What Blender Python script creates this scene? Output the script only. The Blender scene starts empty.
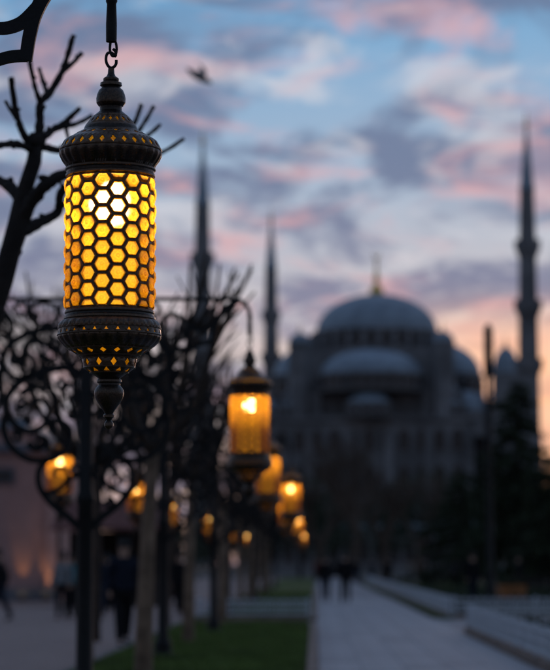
import bpy, bmesh, math, random
from mathutils import Vector, Matrix, Euler
R = math.radians
sc = bpy.context.scene
COL = sc.collection
random.seed(7)

# ------------------------------------------------------------------ camera
FPX = 2400.0                                # focal length in photo pixels (about 105 mm on full frame)
CAM_Z, PITCH, Q = 1.45, math.atan(228/FPX), FPX/1300.0
cd = bpy.data.cameras.new('camera'); cam = bpy.data.objects.new('camera', cd); COL.objects.link(cam)
cam.location = (0, 0, CAM_Z); cam.rotation_euler = (R(90)+PITCH, 0, 0)
cd.sensor_fit = 'HORIZONTAL'; cd.sensor_width = 24.0; cd.lens = 24.0*FPX/550.0
cd.clip_start = 0.1; cd.clip_end = 6000
cd.dof.use_dof = True; cd.dof.focus_distance = 5.35*Q-0.12
cd.dof.aperture_fstop = (cd.lens/1000.0)/0.049
cd.dof.aperture_blades = 0
sc.camera = cam

# ------------------------------------------------------------------ sky
SUN_AZ, SUN_EL = 8.0, 3.0          # degrees right of the view axis, above the horizon
w = bpy.data.worlds.new('World'); sc.world = w; w.use_nodes = True
nt = w.node_tree; N, L = nt.nodes, nt.links; N.clear()
def nn(t, **k):
    n = N.new(t)
    for a, b in k.items(): setattr(n, a, b)
    return n
def math_(op, a, b=None, clamp=False):
    n = nn('ShaderNodeMath', operation=op, use_clamp=clamp)
    for i, s in enumerate((a, b)):
        if s is None: continue
        if isinstance(s, (int, float)): n.inputs[i].default_value = s
        else: L.new(s, n.inputs[i])
    return n.outputs[0]
def ramp(src, stops, interp='EASE'):
    n = nn('ShaderNodeValToRGB'); n.color_ramp.interpolation = interp
    el = n.color_ramp.elements
    while len(el) < len(stops): el.new(0.5)
    for e, (p, c) in zip(el, stops):
        e.position = p; e.color = (c[0], c[1], c[2], 1) if isinstance(c, tuple) else (c, c, c, 1)
    L.new(src, n.inputs[0]); return n.outputs[0]
def mix(f, a, b):
    n = nn('ShaderNodeMix', data_type='RGBA')
    for i, s in ((0, f), (6, a), (7, b)):
        if isinstance(s, (int, float)): n.inputs[i].default_value = s
        elif isinstance(s, tuple): n.inputs[i].default_value = (*s, 1)
        else: L.new(s, n.inputs[i])
    return n.outputs[2]
tc = nn('ShaderNodeTexCoord')
sep = nn('ShaderNodeSeparateXYZ'); L.new(tc.outputs['Generated'], sep.inputs[0])
dx, dy, dz = sep.outputs
sky = nn('ShaderNodeTexSky', sky_type='NISHITA'); sky.sun_disc = False
sky.sun_elevation = R(SUN_EL); sky.sun_rotation = R(SUN_AZ)
sky.altitude = 50; sky.air_density = 1.0; sky.dust_density = 0.6; sky.ozone_density = 3.0
SKY_STRENGTH = 0.10
# cloud layer: a flat deck seen in perspective, so bands draw together towards the horizon
zz = math_('ADD', math_('MAXIMUM', dz, 0.0), 0.16)
cx = math_('DIVIDE', dx, zz); cy = math_('DIVIDE', dy, zz)
comb = nn('ShaderNodeCombineXYZ'); L.new(cx, comb.inputs[0]); L.new(cy, comb.inputs[1])
def noise(scale, detail, loc, rough=0.55, sxy=(1, 1), dist=0.0):
    mp = nn('ShaderNodeMapping'); mp.inputs['Location'].default_value = (*loc, 0)
    mp.inputs['Scale'].default_value = (sxy[0], sxy[1], 1); L.new(comb.outputs[0], mp.inputs[0])
    n = nn('ShaderNodeTexNoise'); n.inputs['Scale'].default_value = scale
    n.inputs['Detail'].default_value = detail; n.inputs['Roughness'].default_value = rough
    n.inputs['Distortion'].default_value = dist
    L.new(mp.outputs[0], n.inputs['Vector']); return n.outputs['Fac']
deck = noise(3.9, 6, (7.9, 1.75), 0.58, (0.98, 0.74), 0.55)
fine = noise(7.0, 6, (8.3, 4.2), 0.6, (0.9, 0.74), 0.6)
pinkn = noise(7.6, 6, (5.6, 2.9), 0.6, (0.80, 0.76), 0.55)
el = math_('MULTIPLY', math_('MAXIMUM', dz, 0.0), 1.0)
cover = ramp(deck, [(0.42, 0.0), (0.57, 1.0)])
bright = ramp(fine, [(0.49, 0.0), (0.66, 1.0)])
pinkm = ramp(pinkn, [(0.49, 0.0), (0.72, 1.0)])
# towards the sunset: angle to the sun's azimuth
sx_, sy_ = math.sin(R(SUN_AZ)), math.cos(R(SUN_AZ))
toward = math_('ADD', math_('MULTIPLY', dx, sx_), math_('MULTIPLY', dy, sy_))
sunw = ramp(toward, [(0.0, 0.0), (0.75, 0.35), (1.0, 1.0)], 'LINEAR')
low = ramp(el, [(0.05, 1.0), (0.17, 0.0)])
K = 1.0/SKY_STRENGTH
def k(c): return tuple(x*K for x in c)
skyn = nn('ShaderNodeMix', data_type='RGBA', blend_type='MULTIPLY'); skyn.inputs[0].default_value = 1.0
L.new(sky.outputs[0], skyn.inputs[6]); skyn.inputs[7].default_value = (1, 1, 1, 1)
base = mix(0.85, skyn.outputs[2], ramp(el, [(0.0, k((0.46, 0.33, 0.32))), (0.09, k((0.50, 0.44, 0.48))), (0.16, k((0.29, 0.40, 0.55))), (0.23, k((0.13, 0.34, 0.58))), (0.45, k((0.13, 0.30, 0.52))), (1.0, k((0.08, 0.19, 0.42)))], 'LINEAR'))
shade = mix(low, k((0.125, 0.155, 0.255)), k((0.20, 0.185, 0.275)))
c1 = mix(math_('MULTIPLY', cover, 0.85), base, shade)
c2 = mix(math_('MULTIPLY', bright, 0.55), c1, k((0.62, 0.60, 0.63)))
c3 = mix(math_('MULTIPLY', pinkm, math_('ADD', math_('MULTIPLY', sunw, 0.66), 0.05)), c2, k((0.66, 0.36, 0.37)))
glow = math_('MULTIPLY', ramp(toward, [(0.986, 0.0), (0.998, 1.0)]), ramp(el, [(0.088, 1.0), (0.118, 0.0)]))
c4 = mix(math_('MULTIPLY', glow, math_('ADD', math_('MULTIPLY', bright, 0.3), 0.66)), c3, k((1.08, 0.53, 0.27)))
bg = nn('ShaderNodeBackground'); bg.inputs[1].default_value = SKY_STRENGTH; 
dim = nn('ShaderNodeMix', data_type='RGBA', blend_type='MULTIPLY'); dim.inputs[0].default_value = 1.0   # the sky away from the sunset is dimmer
L.new(c4, dim.inputs[6]); L.new(ramp(math_('ADD', math_('MULTIPLY', toward, 0.5), 0.5), [(0.0, 0.68), (1.0, 1.20)], 'LINEAR'), dim.inputs[7]); L.new(dim.outputs[2], bg.inputs[0])
wo = nn('ShaderNodeOutputWorld'); L.new(bg.outputs[0], wo.inputs[0])

# last light of the set sun, very weak and wide
sd = bpy.data.lights.new('sun', 'SUN'); sun = bpy.data.objects.new('sun', sd); COL.objects.link(sun)
sd.energy = 0.25; sd.angle = R(12); sd.color = (1.0, 0.62, 0.42)
sun.rotation_euler = Vector((sx_*math.cos(R(SUN_EL)), sy_*math.cos(R(SUN_EL)), math.sin(R(SUN_EL)))).to_track_quat('Z', 'Y').to_euler()

vs = sc.view_settings
vs.view_transform = 'Standard'; vs.look = 'None'; vs.gamma = 1.0; vs.exposure = 0.0; vs.use_curve_mapping = False
sc.cycles.use_denoising = True
sc.cycles.sample_clamp_indirect = 4.0
sc.cycles.max_bounces = 8; sc.cycles.transparent_max_bounces = 12
sc.cycles.caustics_reflective = False; sc.cycles.caustics_refractive = False

# ------------------------------------------------------------------ helpers
def P(px, py, Y):
    """world point on the vertical plane at distance Y that the photograph shows at (px, py)"""
    x, y = (px-275)/FPX, (335-py)/FPX
    c, s = math.cos(PITCH), math.sin(PITCH)
    d = Vector((x, c - y*s, s + y*c)); t = Y/d.y
    return Vector((d.x*t, Y, CAM_Z + d.z*t))
def M(px, Y): return px*Y/FPX/1.0      # photo pixels to metres at distance Y

class MB:
    def __init__(s): s.v, s.f = [], []
    def add(s, vs_, fs):
        o = len(s.v); s.v += [tuple(p) for p in vs_]; s.f += [tuple(i+o for i in f) for f in fs]; return s
    def box(s, c, size, rz=0.0, taper=1.0):
        x, y, z = (q/2 for q in size); co, si = math.cos(rz), math.sin(rz); p = []
        for dz_ in (-z, z):
            t = taper if dz_ > 0 else 1.0
            for ax, ay in ((-x, -y), (x, -y), (x, y), (-x, y)):
                ax *= t; ay *= t
                p.append((c[0]+ax*co-ay*si, c[1]+ax*si+ay*co, c[2]+dz_))
        return s.add(p, [(3, 2, 1, 0), (4, 5, 6, 7), (0, 1, 5, 4), (1, 2, 6, 5), (2, 3, 7, 6), (3, 0, 4, 7)])
    def lathe(s, prof, seg=24, c=(0, 0, 0), mod=None, a0=0.0, a1=2*math.pi):
        """prof: (radius, z) from top to bottom or bottom to top"""
        full = abs(a1-a0-2*math.pi) < 1e-6; n = seg if full else seg+1; p = []
        for j, (r, z) in enumerate(prof):
            for i in range(n):
                a = a0+(a1-a0)*i/seg; rr = r*(mod(a, j) if mod else 1)
                p.append((c[0]+rr*math.cos(a), c[1]+rr*math.sin(a), c[2]+z))
        fs = []; up = prof[-1][1] >= prof[0][1]
        for j in range(len(prof)-1):
            for i in range(seg):
                b = (i+1) % n; q = (j*n+i, j*n+b, (j+1)*n+b, (j+1)*n+i)
                fs.append(q if up else q[::-1])
        return s.add(p, fs)
    def tube(s, pts, rad, n=8, cap=True):
        pts = [Vector(p) for p in pts]
        if not isinstance(rad, (list, tuple)): rad = [rad]*len(pts)
        t0 = (pts[1]-pts[0]).normalized()
        u = t0.orthogonal().normalized(); p = []; fs = []
        for i, q in enumerate(pts):
            t = (pts[min(i+1, len(pts)-1)]-pts[max(i-1, 0)]).normalized()
            u = (u - t*u.dot(t)).normalized(); v = t.cross(u)
            for kk in range(n):
                a = 2*math.pi*kk/n; p.append(q+(u*math.cos(a)+v*math.sin(a))*rad[i])
        for i in range(len(pts)-1):
            for kk in range(n):
                b = (kk+1) % n; fs.append((i*n+kk, i*n+b, (i+1)*n+b, (i+1)*n+kk))
        if cap:
            fs.append(tuple(range(n))[::-1]); fs.append(tuple((len(pts)-1)*n+kk for kk in range(n)))
        return s.add(p, fs)
    def bar(s, pts, width, depth):
        """flat iron bar swept along a curve in the XZ plane"""
        if not isinstance(width, (list, tuple)): width = [width]*len(pts)
        p = []; fs = []; n = len(pts)
        for i, (x, z) in enumerate(pts):
            a, b = pts[max(i-1, 0)], pts[min(i+1, n-1)]
            tx, tz = b[0]-a[0], b[1]-a[1]; l = math.hypot(tx, tz) or 1; nx, nz = -tz/l, tx/l
            h = width[i]/2; d = depth/2
            p += [(x+nx*h, -d, z+nz*h), (x+nx*h, d, z+nz*h), (x-nx*h, d, z-nz*h), (x-nx*h, -d, z-nz*h)]
        for i in range(n-1):
            for kk in range(4):
                b = (kk+1) % 4; fs.append((i*4+kk, (i+1)*4+kk, (i+1)*4+b, i*4+b))
        fs += [(0, 1, 2, 3), ((n-1)*4+3, (n-1)*4+2, (n-1)*4+1, (n-1)*4)]
        return s.add(p, fs)
    def mesh(s, name, mat=None, smooth=False, merge=False, recalc=False):
        m = bpy.data.meshes.new(name); m.from_pydata(s.v, [], s.f)
        if merge or recalc:
            bm = bmesh.new(); bm.from_mesh(m)
            if merge: bmesh.ops.remove_doubles(bm, verts=bm.verts, dist=1e-5)
            if recalc: bmesh.ops.recalc_face_normals(bm, faces=bm.faces)
            bm.to_mesh(m); bm.free()
        m.update()
        if smooth:
            m.polygons.foreach_set('use_smooth', [True]*len(m.polygons))
        if mat: m.materials.append(mat)
        return m
    def build(s, name, mat, parent=None, smooth=False, merge=False, recalc=False):
        return link(name, s.mesh(name, mat, smooth, merge, recalc), parent)
def link(name, mesh, parent=None, loc=None, rot=None):
    o = bpy.data.objects.new(name, mesh); COL.objects.link(o)
    if parent: o.parent = parent
    if loc is not None: o.location = loc
    if rot is not None: o.rotation_euler = rot
    return o
def tag(o, label=None, cat=None, group=None, kind=None):
    if label: o['label'] = label
    if cat: o['category'] = cat
    if group: o['group'] = group
    if kind: o['kind'] = kind
    return o
def thing(name, label, cat, loc=(0, 0, 0), rz=0.0, group=None):
    o = bpy.data.objects.new(name, None); COL.objects.link(o); o.empty_display_size = 0.2
    o.location = loc; o.rotation_euler = (0, 0, rz)
    return tag(o, label, cat, group)
def copy_tree(o, parent=None):
    c = o.copy(); COL.objects.link(c); c.parent = parent
    for ch in list(o.children): copy_tree(ch, c)
    return c
def sharp(o, ang=35):
    """smooth shading broken at hard edges"""
    bm = bmesh.new(); bm.from_mesh(o.data)
    for e in bm.edges:
        e.smooth = not (len(e.link_faces) == 2 and e.calc_face_angle(0) > R(ang))
    for f in bm.faces: f.smooth = True
    bm.to_mesh(o.data); bm.free(); return o
def catmull(pts, n=6):
    out = []; P_ = [pts[0]]+list(pts)+[pts[-1]]; dim = len(pts[0])
    for i in range(1, len(P_)-2):
        for j in range(n):
            t = j/n
            out.append(tuple(0.5*((2*P_[i][d])+(-P_[i-1][d]+P_[i+1][d])*t+(2*P_[i-1][d]-5*P_[i][d]+4*P_[i+1][d]-P_[i+2][d])*t*t+(-P_[i-1][d]+3*P_[i][d]-3*P_[i+1][d]+P_[i+2][d])*t**3) for d in range(dim)))
    out.append(tuple(pts[-1])); return out

# ------------------------------------------------------------------ materials
MATS = {}
def mat(name, color, rough=0.7, metal=0.0, var=0.25, scale=6.0, bump=0.0, bscale=None, spec=0.4, space='Object', color2=None):
    if name in MATS: return MATS[name]
    m = bpy.data.materials.new(name); m.use_nodes = True; t = m.node_tree; b = t.nodes['Principled BSDF']
    b.inputs['Roughness'].default_value = rough; b.inputs['Metallic'].default_value = metal
    b.inputs['Specular IOR Level'].default_value = spec
    c = t.nodes.new('ShaderNodeTexCoord'); n = t.nodes.new('ShaderNodeTexNoise')
    n.inputs['Scale'].default_value = scale; n.inputs['Detail'].default_value = 6
    t.links.new(c.outputs[space], n.inputs['Vector'])
    r = t.nodes.new('ShaderNodeValToRGB'); e = r.color_ramp.elements
    c2 = color2 or tuple(x*(1+var) for x in color)
    e[0].position = 0.3; e[0].color = (*[x*(1-var) for x in color], 1)
    e[1].position = 0.7; e[1].color = (*c2, 1)
    t.links.new(n.outputs['Fac'], r.inputs[0]); t.links.new(r.outputs[0], b.inputs['Base Color'])
    mr = t.nodes.new('ShaderNodeMapRange'); mr.inputs[3].default_value = max(0.05, rough-0.12); mr.inputs[4].default_value = min(1, rough+0.12)
    t.links.new(n.outputs['Fac'], mr.inputs[0]); t.links.new(mr.outputs[0], b.inputs['Roughness'])
    if bump:
        n2 = t.nodes.new('ShaderNodeTexNoise'); n2.inputs['Scale'].default_value = bscale or scale*4; n2.inputs['Detail'].default_value = 5
        t.links.new(c.outputs[space], n2.inputs['Vector'])
        bp = t.nodes.new('ShaderNodeBump'); bp.inputs['Strength'].default_value = bump; bp.inputs['Distance'].default_value = 0.02
        t.links.new(n2.outputs['Fac'], bp.inputs['Height']); t.links.new(bp.outputs[0], b.inputs['Normal'])
    MATS[name] = m; return m
def emit(name, color, strength):
    m = bpy.data.materials.new(name); m.use_nodes = True; t = m.node_tree; t.nodes.clear()
    e = t.nodes.new('ShaderNodeEmission'); e.inputs[0].default_value = (*color, 1); e.inputs[1].default_value = strength
    o = t.nodes.new('ShaderNodeOutputMaterial'); t.links.new(e.outputs[0], o.inputs[0]); MATS[name] = m; return m

iron = mat('black_iron', (0.007, 0.007, 0.0075), 0.55, 0.0, 0.4, 14, 0.12, 60, 0.25)
bronze = mat('dark_bronze', (0.022, 0.0155, 0.0115), 0.34, 0.4, 0.5, 22, 0.18, 70, 0.45, color2=(0.032, 0.021, 0.015))
t_ = bronze.node_tree; gm = t_.nodes.new('ShaderNodeNewGeometry'); wr = t_.nodes.new('ShaderNodeValToRGB'); wn = t_.nodes.new('ShaderNodeTexNoise')
wn.inputs['Scale'].default_value = 45; wn.inputs['Detail'].default_value = 5
wa = t_.nodes.new('ShaderNodeMath'); wa.operation = 'MULTIPLY_ADD'; wa.inputs[1].default_value = .14; t_.links.new(wn.outputs['Fac'], wa.inputs[0]); t_.links.new(gm.outputs['Pointiness'], wa.inputs[2])
wr.color_ramp.elements[0].position = .575; wr.color_ramp.elements[0].color = (0, 0, 0, 1); wr.color_ramp.elements[1].position = .66; wr.color_ramp.elements[1].color = (1, 1, 1, 1)
t_.links.new(wa.outputs[0], wr.inputs[0]); wm = t_.nodes.new('ShaderNodeMix'); wm.data_type = 'RGBA'
pb_ = t_.nodes['Principled BSDF']; t_.links.new(pb_.inputs['Base Color'].links[0].from_socket, wm.inputs[6]); wm.inputs[7].default_value = (.13, .075, .042, 1)
t_.links.new(wr.outputs[0], wm.inputs[0]); t_.links.new(wm.outputs[2], pb_.inputs['Base Color'])
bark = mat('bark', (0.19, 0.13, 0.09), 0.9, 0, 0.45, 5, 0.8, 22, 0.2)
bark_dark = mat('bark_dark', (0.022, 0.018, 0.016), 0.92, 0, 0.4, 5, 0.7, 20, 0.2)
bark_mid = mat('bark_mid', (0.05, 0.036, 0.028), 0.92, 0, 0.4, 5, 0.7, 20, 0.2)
bark_far = mat('bark_brown', (0.10, 0.072, 0.055), 0.92, 0, 0.4, 5, 0.7, 20, 0.2)
stone = mat('mosque_stone', (0.195, 0.192, 0.195), 0.85, 0, 0.45, 0.16, 0.3, 2.0, 0.2)
lead = mat('lead_roof', (0.24, 0.295, 0.345), 0.55, 0, 0.25, 0.35, 0.2, 1.5, 0.4)
gold = mat('gilded_copper', (0.80, 0.50, 0.10), 0.4, 0.5, 0.2, 3)
darkglass = mat('dark_window', (0.012, 0.014, 0.018), 0.25, 0, 0.3, 2, spec=0.5)

def amber_glass(name, rings, seen=(1, .82, .52), deep=1.0, gr=1.0):
    """cast amber glass: scatters the bulb's light, lets a softened view of it through"""
    m = bpy.data.materials.new(name); m.use_nodes = True; t = m.node_tree; t.nodes.clear(); l = t.links
    o = t.nodes.new('ShaderNodeOutputMaterial')
    tr = t.nodes.new('ShaderNodeBsdfTranslucent'); df = t.nodes.new('ShaderNodeBsdfDiffuse')
    rf = t.nodes.new('ShaderNodeBsdfRefraction'); gl = t.nodes.new('ShaderNodeBsdfGlossy')
    rf.inputs['IOR'].default_value = 1.08; rf.inputs['Roughness'].default_value = 0.46; rf.inputs[0].default_value = (*seen, 1)
    gl.inputs['Roughness'].default_value = 0.16; gl.inputs[0].default_value = (1, 1, 1, 1)
    c = t.nodes.new('ShaderNodeTexCoord'); n = t.nodes.new('ShaderNodeTexNoise')
    n.inputs['Scale'].default_value = 55 if rings else 40; n.inputs['Detail'].default_value = 4; n.inputs['Distortion'].default_value = 2.2
    oi = t.nodes.new('ShaderNodeObjectInfo'); ad = t.nodes.new('ShaderNodeVectorMath'); ad.operation = 'ADD'   # every pane was cast differently
    l.new(c.outputs['Object'], ad.inputs[0]); l.new(oi.outputs['Random'], ad.inputs[1]); l.new(ad.outputs[0], n.inputs['Vector'])
    r = t.nodes.new('ShaderNodeValToRGB'); e = r.color_ramp.elements
    e[0].position = 0.36; e[0].color = (0.74*deep, 0.29*deep*gr, 0.010*deep, 1); e[1].position = 0.66; e[1].color = (deep, 0.55*deep*gr, 0.02*deep, 1)
    l.new(n.outputs['Fac'], r.inputs[0]); col = r.outputs[0]
    hv = t.nodes.new('ShaderNodeHueSaturation'); rv = t.nodes.new('ShaderNodeMapRange'); rv.inputs[3].default_value = .72; rv.inputs[4].default_value = 1.0
    l.new(oi.outputs['Random'], rv.inputs[0]); l.new(rv.outputs[0], hv.inputs['Value']); l.new(col, hv.inputs['Color']); col = hv.outputs[0]
    if rings:
        ln = t.nodes.new('ShaderNodeVectorMath'); ln.operation = 'LENGTH'
        mp = t.nodes.new('ShaderNodeMapping'); mp.inputs['Scale'].default_value = (1, 0, 1)
        l.new(c.outputs['Object'], mp.inputs[0]); l.new(mp.outputs[0], ln.inputs[0])
        rr = t.nodes.new('ShaderNodeValToRGB'); rr.color_ramp.interpolation = 'EASE'; q = rr.color_ramp.elements
        mu = t.nodes.new('ShaderNodeMath'); mu.operation = 'MULTIPLY'; mu.inputs[1].default_value = 1/0.03
        l.new(ln.outputs['Value'], mu.inputs[0]); l.new(mu.outputs[0], rr.inputs[0])
        q[0].position = 0.0; q[0].color = (1, 0.92, 0.8, 1); q[1].position = 0.22; q[1].color = (0.62, 0.5, 0.42, 1)
        a = q.new(0.38); a.color = (0.98, 0.98, 0.98, 1); a = q.new(0.62); a.color = (0.80, 0.74, 0.62, 1); a = q.new(0.85); a.color = (1, 1, 1, 1)
        mm = t.nodes.new('ShaderNodeMix'); mm.data_type = 'RGBA'; mm.blend_type = 'MULTIPLY'; mm.inputs[0].default_value = 0.9
        l.new(col, mm.inputs[6]); l.new(rr.outputs[0], mm.inputs[7]); col = mm.outputs[2]
    bp = t.nodes.new('ShaderNodeBump'); bp.inputs['Strength'].default_value = 0.5; bp.inputs['Distance'].default_value = 0.004
    l.new(n.outputs['Fac'], bp.inputs['Height'])
    for s_ in (gl, rf): l.new(bp.outputs[0], s_.inputs['Normal'])
    for s_ in (tr, df): l.new(col, s_.inputs['Color'])
    m1 = t.nodes.new('ShaderNodeMixShader'); m1.inputs[0].default_value = 0.12; l.new(tr.outputs[0], m1.inputs[1]); l.new(df.outputs[0], m1.inputs[2])
    m2 = t.nodes.new('ShaderNodeMixShader'); m2.inputs[0].default_value = 0.16; l.new(m1.outputs[0], m2.inputs[1]); l.new(rf.outputs[0], m2.inputs[2])
    m3 = t.nodes.new('ShaderNodeMixShader'); m3.inputs[0].default_value = 0.045; l.new(m2.outputs[0], m3.inputs[1]); l.new(gl.outputs[0], m3.inputs[2])
    l.new(m3.outputs[0], o.inputs[0]); MATS[name] = m; return m
amber_pane = amber_glass('amber_pane_glass', True, gr=.94)
amber = amber_glass('dimmed_amber_glass', False, (1, .72, .34), .60, .80)  # same amber glass; the dimmer glow of distant lanterns is put into its colour
liner_glass = amber_glass('brown_amber_glass', False, (.5, .25, .05), .26)
bulb_m = emit('bulb_light', (1.0, 0.84, 0.58), 28.0)
fill_m = emit('fill_emitter_glow', (1.0, 0.70, 0.06), 3.8)  # added second emitter below the bulb, brightens the lower panes

# ================================================================== SETTING: ground
def sheet(name, pts, z, m, thick=None):
    b = MB(); n = len(pts); b.add([(x, y, z) for x, y in pts], [tuple(range(n))])
    if thick:
        b.add([(x, y, z-thick) for x, y in pts], [])
        for i in range(n):
            j = (i+1) % n; b.f.append((i, n+i, n+j, j))
    o = b.build(name, m, recalc=False); return tag(o, kind='structure')
def brick_mat(name, c1, c2, cm, bw, bh, mortar=0.012, rough=0.75):
    m = bpy.data.materials.new(name); m.use_nodes = True; t = m.node_tree; b = t.nodes['Principled BSDF']
    c = t.nodes.new('ShaderNodeTexCoord'); br = t.nodes.new('ShaderNodeTexBrick'); n = t.nodes.new('ShaderNodeTexNoise')
    br.inputs['Scale'].default_value = 1; br.inputs['Brick Width'].default_value = bw; br.inputs['Row Height'].default_value = bh
    br.inputs['Mortar Size'].default_value = mortar
    for i, q in (('Color1', c1), ('Color2', c2), ('Mortar', cm)): br.inputs[i].default_value = (*q, 1)
    t.links.new(c.outputs['Object'], br.inputs['Vector'])
    n.inputs['Scale'].default_value = 1.3; n.inputs['Detail'].default_value = 8; t.links.new(c.outputs['Object'], n.inputs['Vector'])
    mx = t.nodes.new('ShaderNodeMix'); mx.data_type = 'RGBA'; mx.blend_type = 'MULTIPLY'; mx.inputs[0].default_value = 0.5
    t.links.new(br.outputs[0], mx.inputs[6]); t.links.new(n.outputs['Fac'], mx.inputs[7]); t.links.new(mx.outputs[2], b.inputs['Base Color'])
    b.inputs['Roughness'].default_value = rough
    bp = t.nodes.new('ShaderNodeBump'); bp.inputs['Strength'].default_value = 0.4; bp.inputs['Distance'].default_value = 0.01
    t.links.new(n.outputs['Fac'], bp.inputs['Height']); t.links.new(bp.outputs[0], b.inputs['Normal'])
    MATS[name] = m; return m
SL = 0.0168                                 # the promenade drifts right by this much per metre
def lx(x0, y): return x0 + SL*y             # lines parallel to the promenade
def quad(xa, xb, y0, y1): return [(lx(xa, y0), y0), (lx(xb, y0), y0), (lx(xb, y1), y1), (lx(xa, y1), y1)]
soil = mat('park_soil', (0.05, 0.05, 0.045), 0.95, 0, 0.4, 0.6, 0.5, 6, 0.2)
paving = brick_mat('plaza_pavers', (0.36, 0.24, 0.20), (0.32, 0.21, 0.175), (0.17, 0.12, 0.10), 0.6, 0.4)
farpave = brick_mat('promenade_far_slabs', (0.345, 0.335, 0.345), (0.32, 0.31, 0.32), (0.14, 0.145, 0.15), 0.6, 1.2)
slabms = [mat('granite_slab_'+n_, c_, 0.7, 0, 0.22, 2.2, 0.2, 40, 0.4) for n_, c_ in (('mid', (0.345, 0.335, 0.345)), ('dark', (0.285, 0.28, 0.29)), ('pale', (0.38, 0.37, 0.375)))]
kerb_m = mat('brown_kerb_stone', (0.21, 0.155, 0.125), 0.85, 0, 0.3, 3, 0.3, 20, 0.3)
dark_kerb = mat('grey_kerb_stone', (0.11, 0.10, 0.095), 0.8, 0, 0.2, 3, 0.3, 20, 0.3)
turf = mat('turf', (0.07, 0.095, 0.022), 0.95, 0, 0.5, 1.1, 0.7, 40, 0.15)
blade_m = mat('grass_blade', (0.10, 0.15, 0.032), 0.7, 0, 0.5, 1.0, 0, None, 0.25)

b = MB(); b.add([(-3000, -400, -0.02), (3000, -400, -0.02), (3000, 4500, -0.02), (-3000, 4500, -0.02)], [(0, 1, 2, 3)])
tag(b.build('ground', soil), kind='structure')
CP0, CP1 = 27.3*Q, 34.2*Q                      # cross path
XL, XR = 0.03, 3.05                         # promenade edges (before the drift)
GL = -3.05                                  # left edge of the lawn strip
sheet('plaza', [(-60, -5), (lx(GL-0.16, -5), -5), (lx(GL-0.16, 240), 240), (-60, 240)], 0.0, paving)
prom = sheet('promenade', quad(XL, XR, -5, 330), -0.004, farpave)
LC0, LC1 = 30.4*Q, 32.8*Q
cross = sheet('cross_path', [(lx(GL, LC0), LC0), (lx(XL-.005, LC0), LC0), (lx(XL-.005, LC1), LC1), (lx(GL, LC1), LC1)], -0.002, farpave)
cross2 = sheet('side_path', [(lx(XR+.005, CP0), CP0), (lx(XR, CP0)+22, CP0), (lx(XR, CP1)+22, CP1), (lx(XR+.005, CP1), CP1)], -0.002, farpave)
# the slabs of the promenade that can still be told apart
sm = MB().box((0, 0, 0), (0.594, 1.194, 0.05)).mesh('paving_slab', slabms[0])
bm = bmesh.new(); bm.from_mesh(sm); bmesh.ops.bevel(bm, geom=[e for e in bm.edges if all(v.co.z > 0 for v in e.verts)], offset=0.006, segments=1, affect='EDGES'); bm.to_mesh(sm); bm.free()
slab_meshes = [sm]
for q_ in slabms[1:]:
    c_ = sm.copy(); c_.materials[0] = q_; slab_meshes.append(c_)
rnd = random.Random(3)
for r_ in range(58):
    y = 30.0 + r_*1.2
    for c_ in range(5):
        x = lx(XL+0.31+c_*0.603, y)
        link('paving_slab', slab_meshes[rnd.choice((0, 0, 0, 1, 2))], prom, (x, y, -0.019+rnd.uniform(-.002, .002)), (rnd.uniform(-.003, .003), rnd.uniform(-.003, .003), -SL))
# kerbs along the lawns
def kerb(name, x0, y0, y1, m, w_=0.14, h=0.10):
    b = MB(); y = y0; root = None
    root = tag(bpy.data.objects.new(name, None), kind='structure'); COL.objects.link(root)
    n = max(1, round((y1-y0)/1.5)); s = (y1-y0)/n
    km = MB().box((0, 0, 0), (w_, s-0.012, h+0.06), -SL).mesh('kerb_stone', m)
    for i in range(n):
        yy = y0+(i+.5)*s; link('kerb_stone', km, root, (lx(x0, yy), yy, (h-0.06)/2+rnd.uniform(-.003, .003)))
    return root
kerb('kerb', XL-0.075, 26, LC0, kerb_m); kerb('kerb', XL-0.075, LC1, 140, kerb_m)
kerb('kerb', GL-0.075, 26, LC0, dark_kerb); kerb('kerb', GL-0.075, LC1, 140, dark_kerb)
def lawn(name, xa, xb, y0, y1, z=0.05):
    return sheet(name, quad(xa, xb, y0, y1), z, turf, 0.08)
lawn('lawn', GL, XL-0.15, 2.0, LC0-.05); lawn('lawn', GL, XL-0.15, LC1+.05, 220)
lawn('lawn', XR+0.22, XR+9.0, 16.0, CP0-.05, 0.06); lawn('lawn', XR+0.22, XR+9.5, CP1+.05, 170, 0.06)
def grass(label, xa, xb, y0, y1, n, seed, h=0.09, z=0.05, m=blade_m):
    rr = random.Random(seed); b = MB()
    for _ in range(n):
        y = y0+(y1-y0)*rr.random()**1.3; x = lx(rr.uniform(xa, xb), y); a = rr.uniform(0, 6.283); hh = h*rr.uniform(.5, 1.3); w_ = 0.012*rr.uniform(.8, 1.8)
        ex, ey = rr.gauss(0, .03), rr.gauss(0, .03)
        b.add([(x-w_*math.cos(a), y-w_*math.sin(a), z), (x+w_*math.cos(a), y+w_*math.sin(a), z), (x+ex, y+ey, z+hh)], [(0, 1, 2)])
    return tag(b.build('grass', m), label, 'grass', kind='stuff')
grass('short green grass on the near lawn strip under the pollarded trees', GL+.03, XL-.2, 28, LC0-.1, 44000, 1)
grass('short green grass on the lawn strip beyond the cross path', GL+.03, XL-.2, LC1+.2, 110, 24000, 2)

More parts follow.
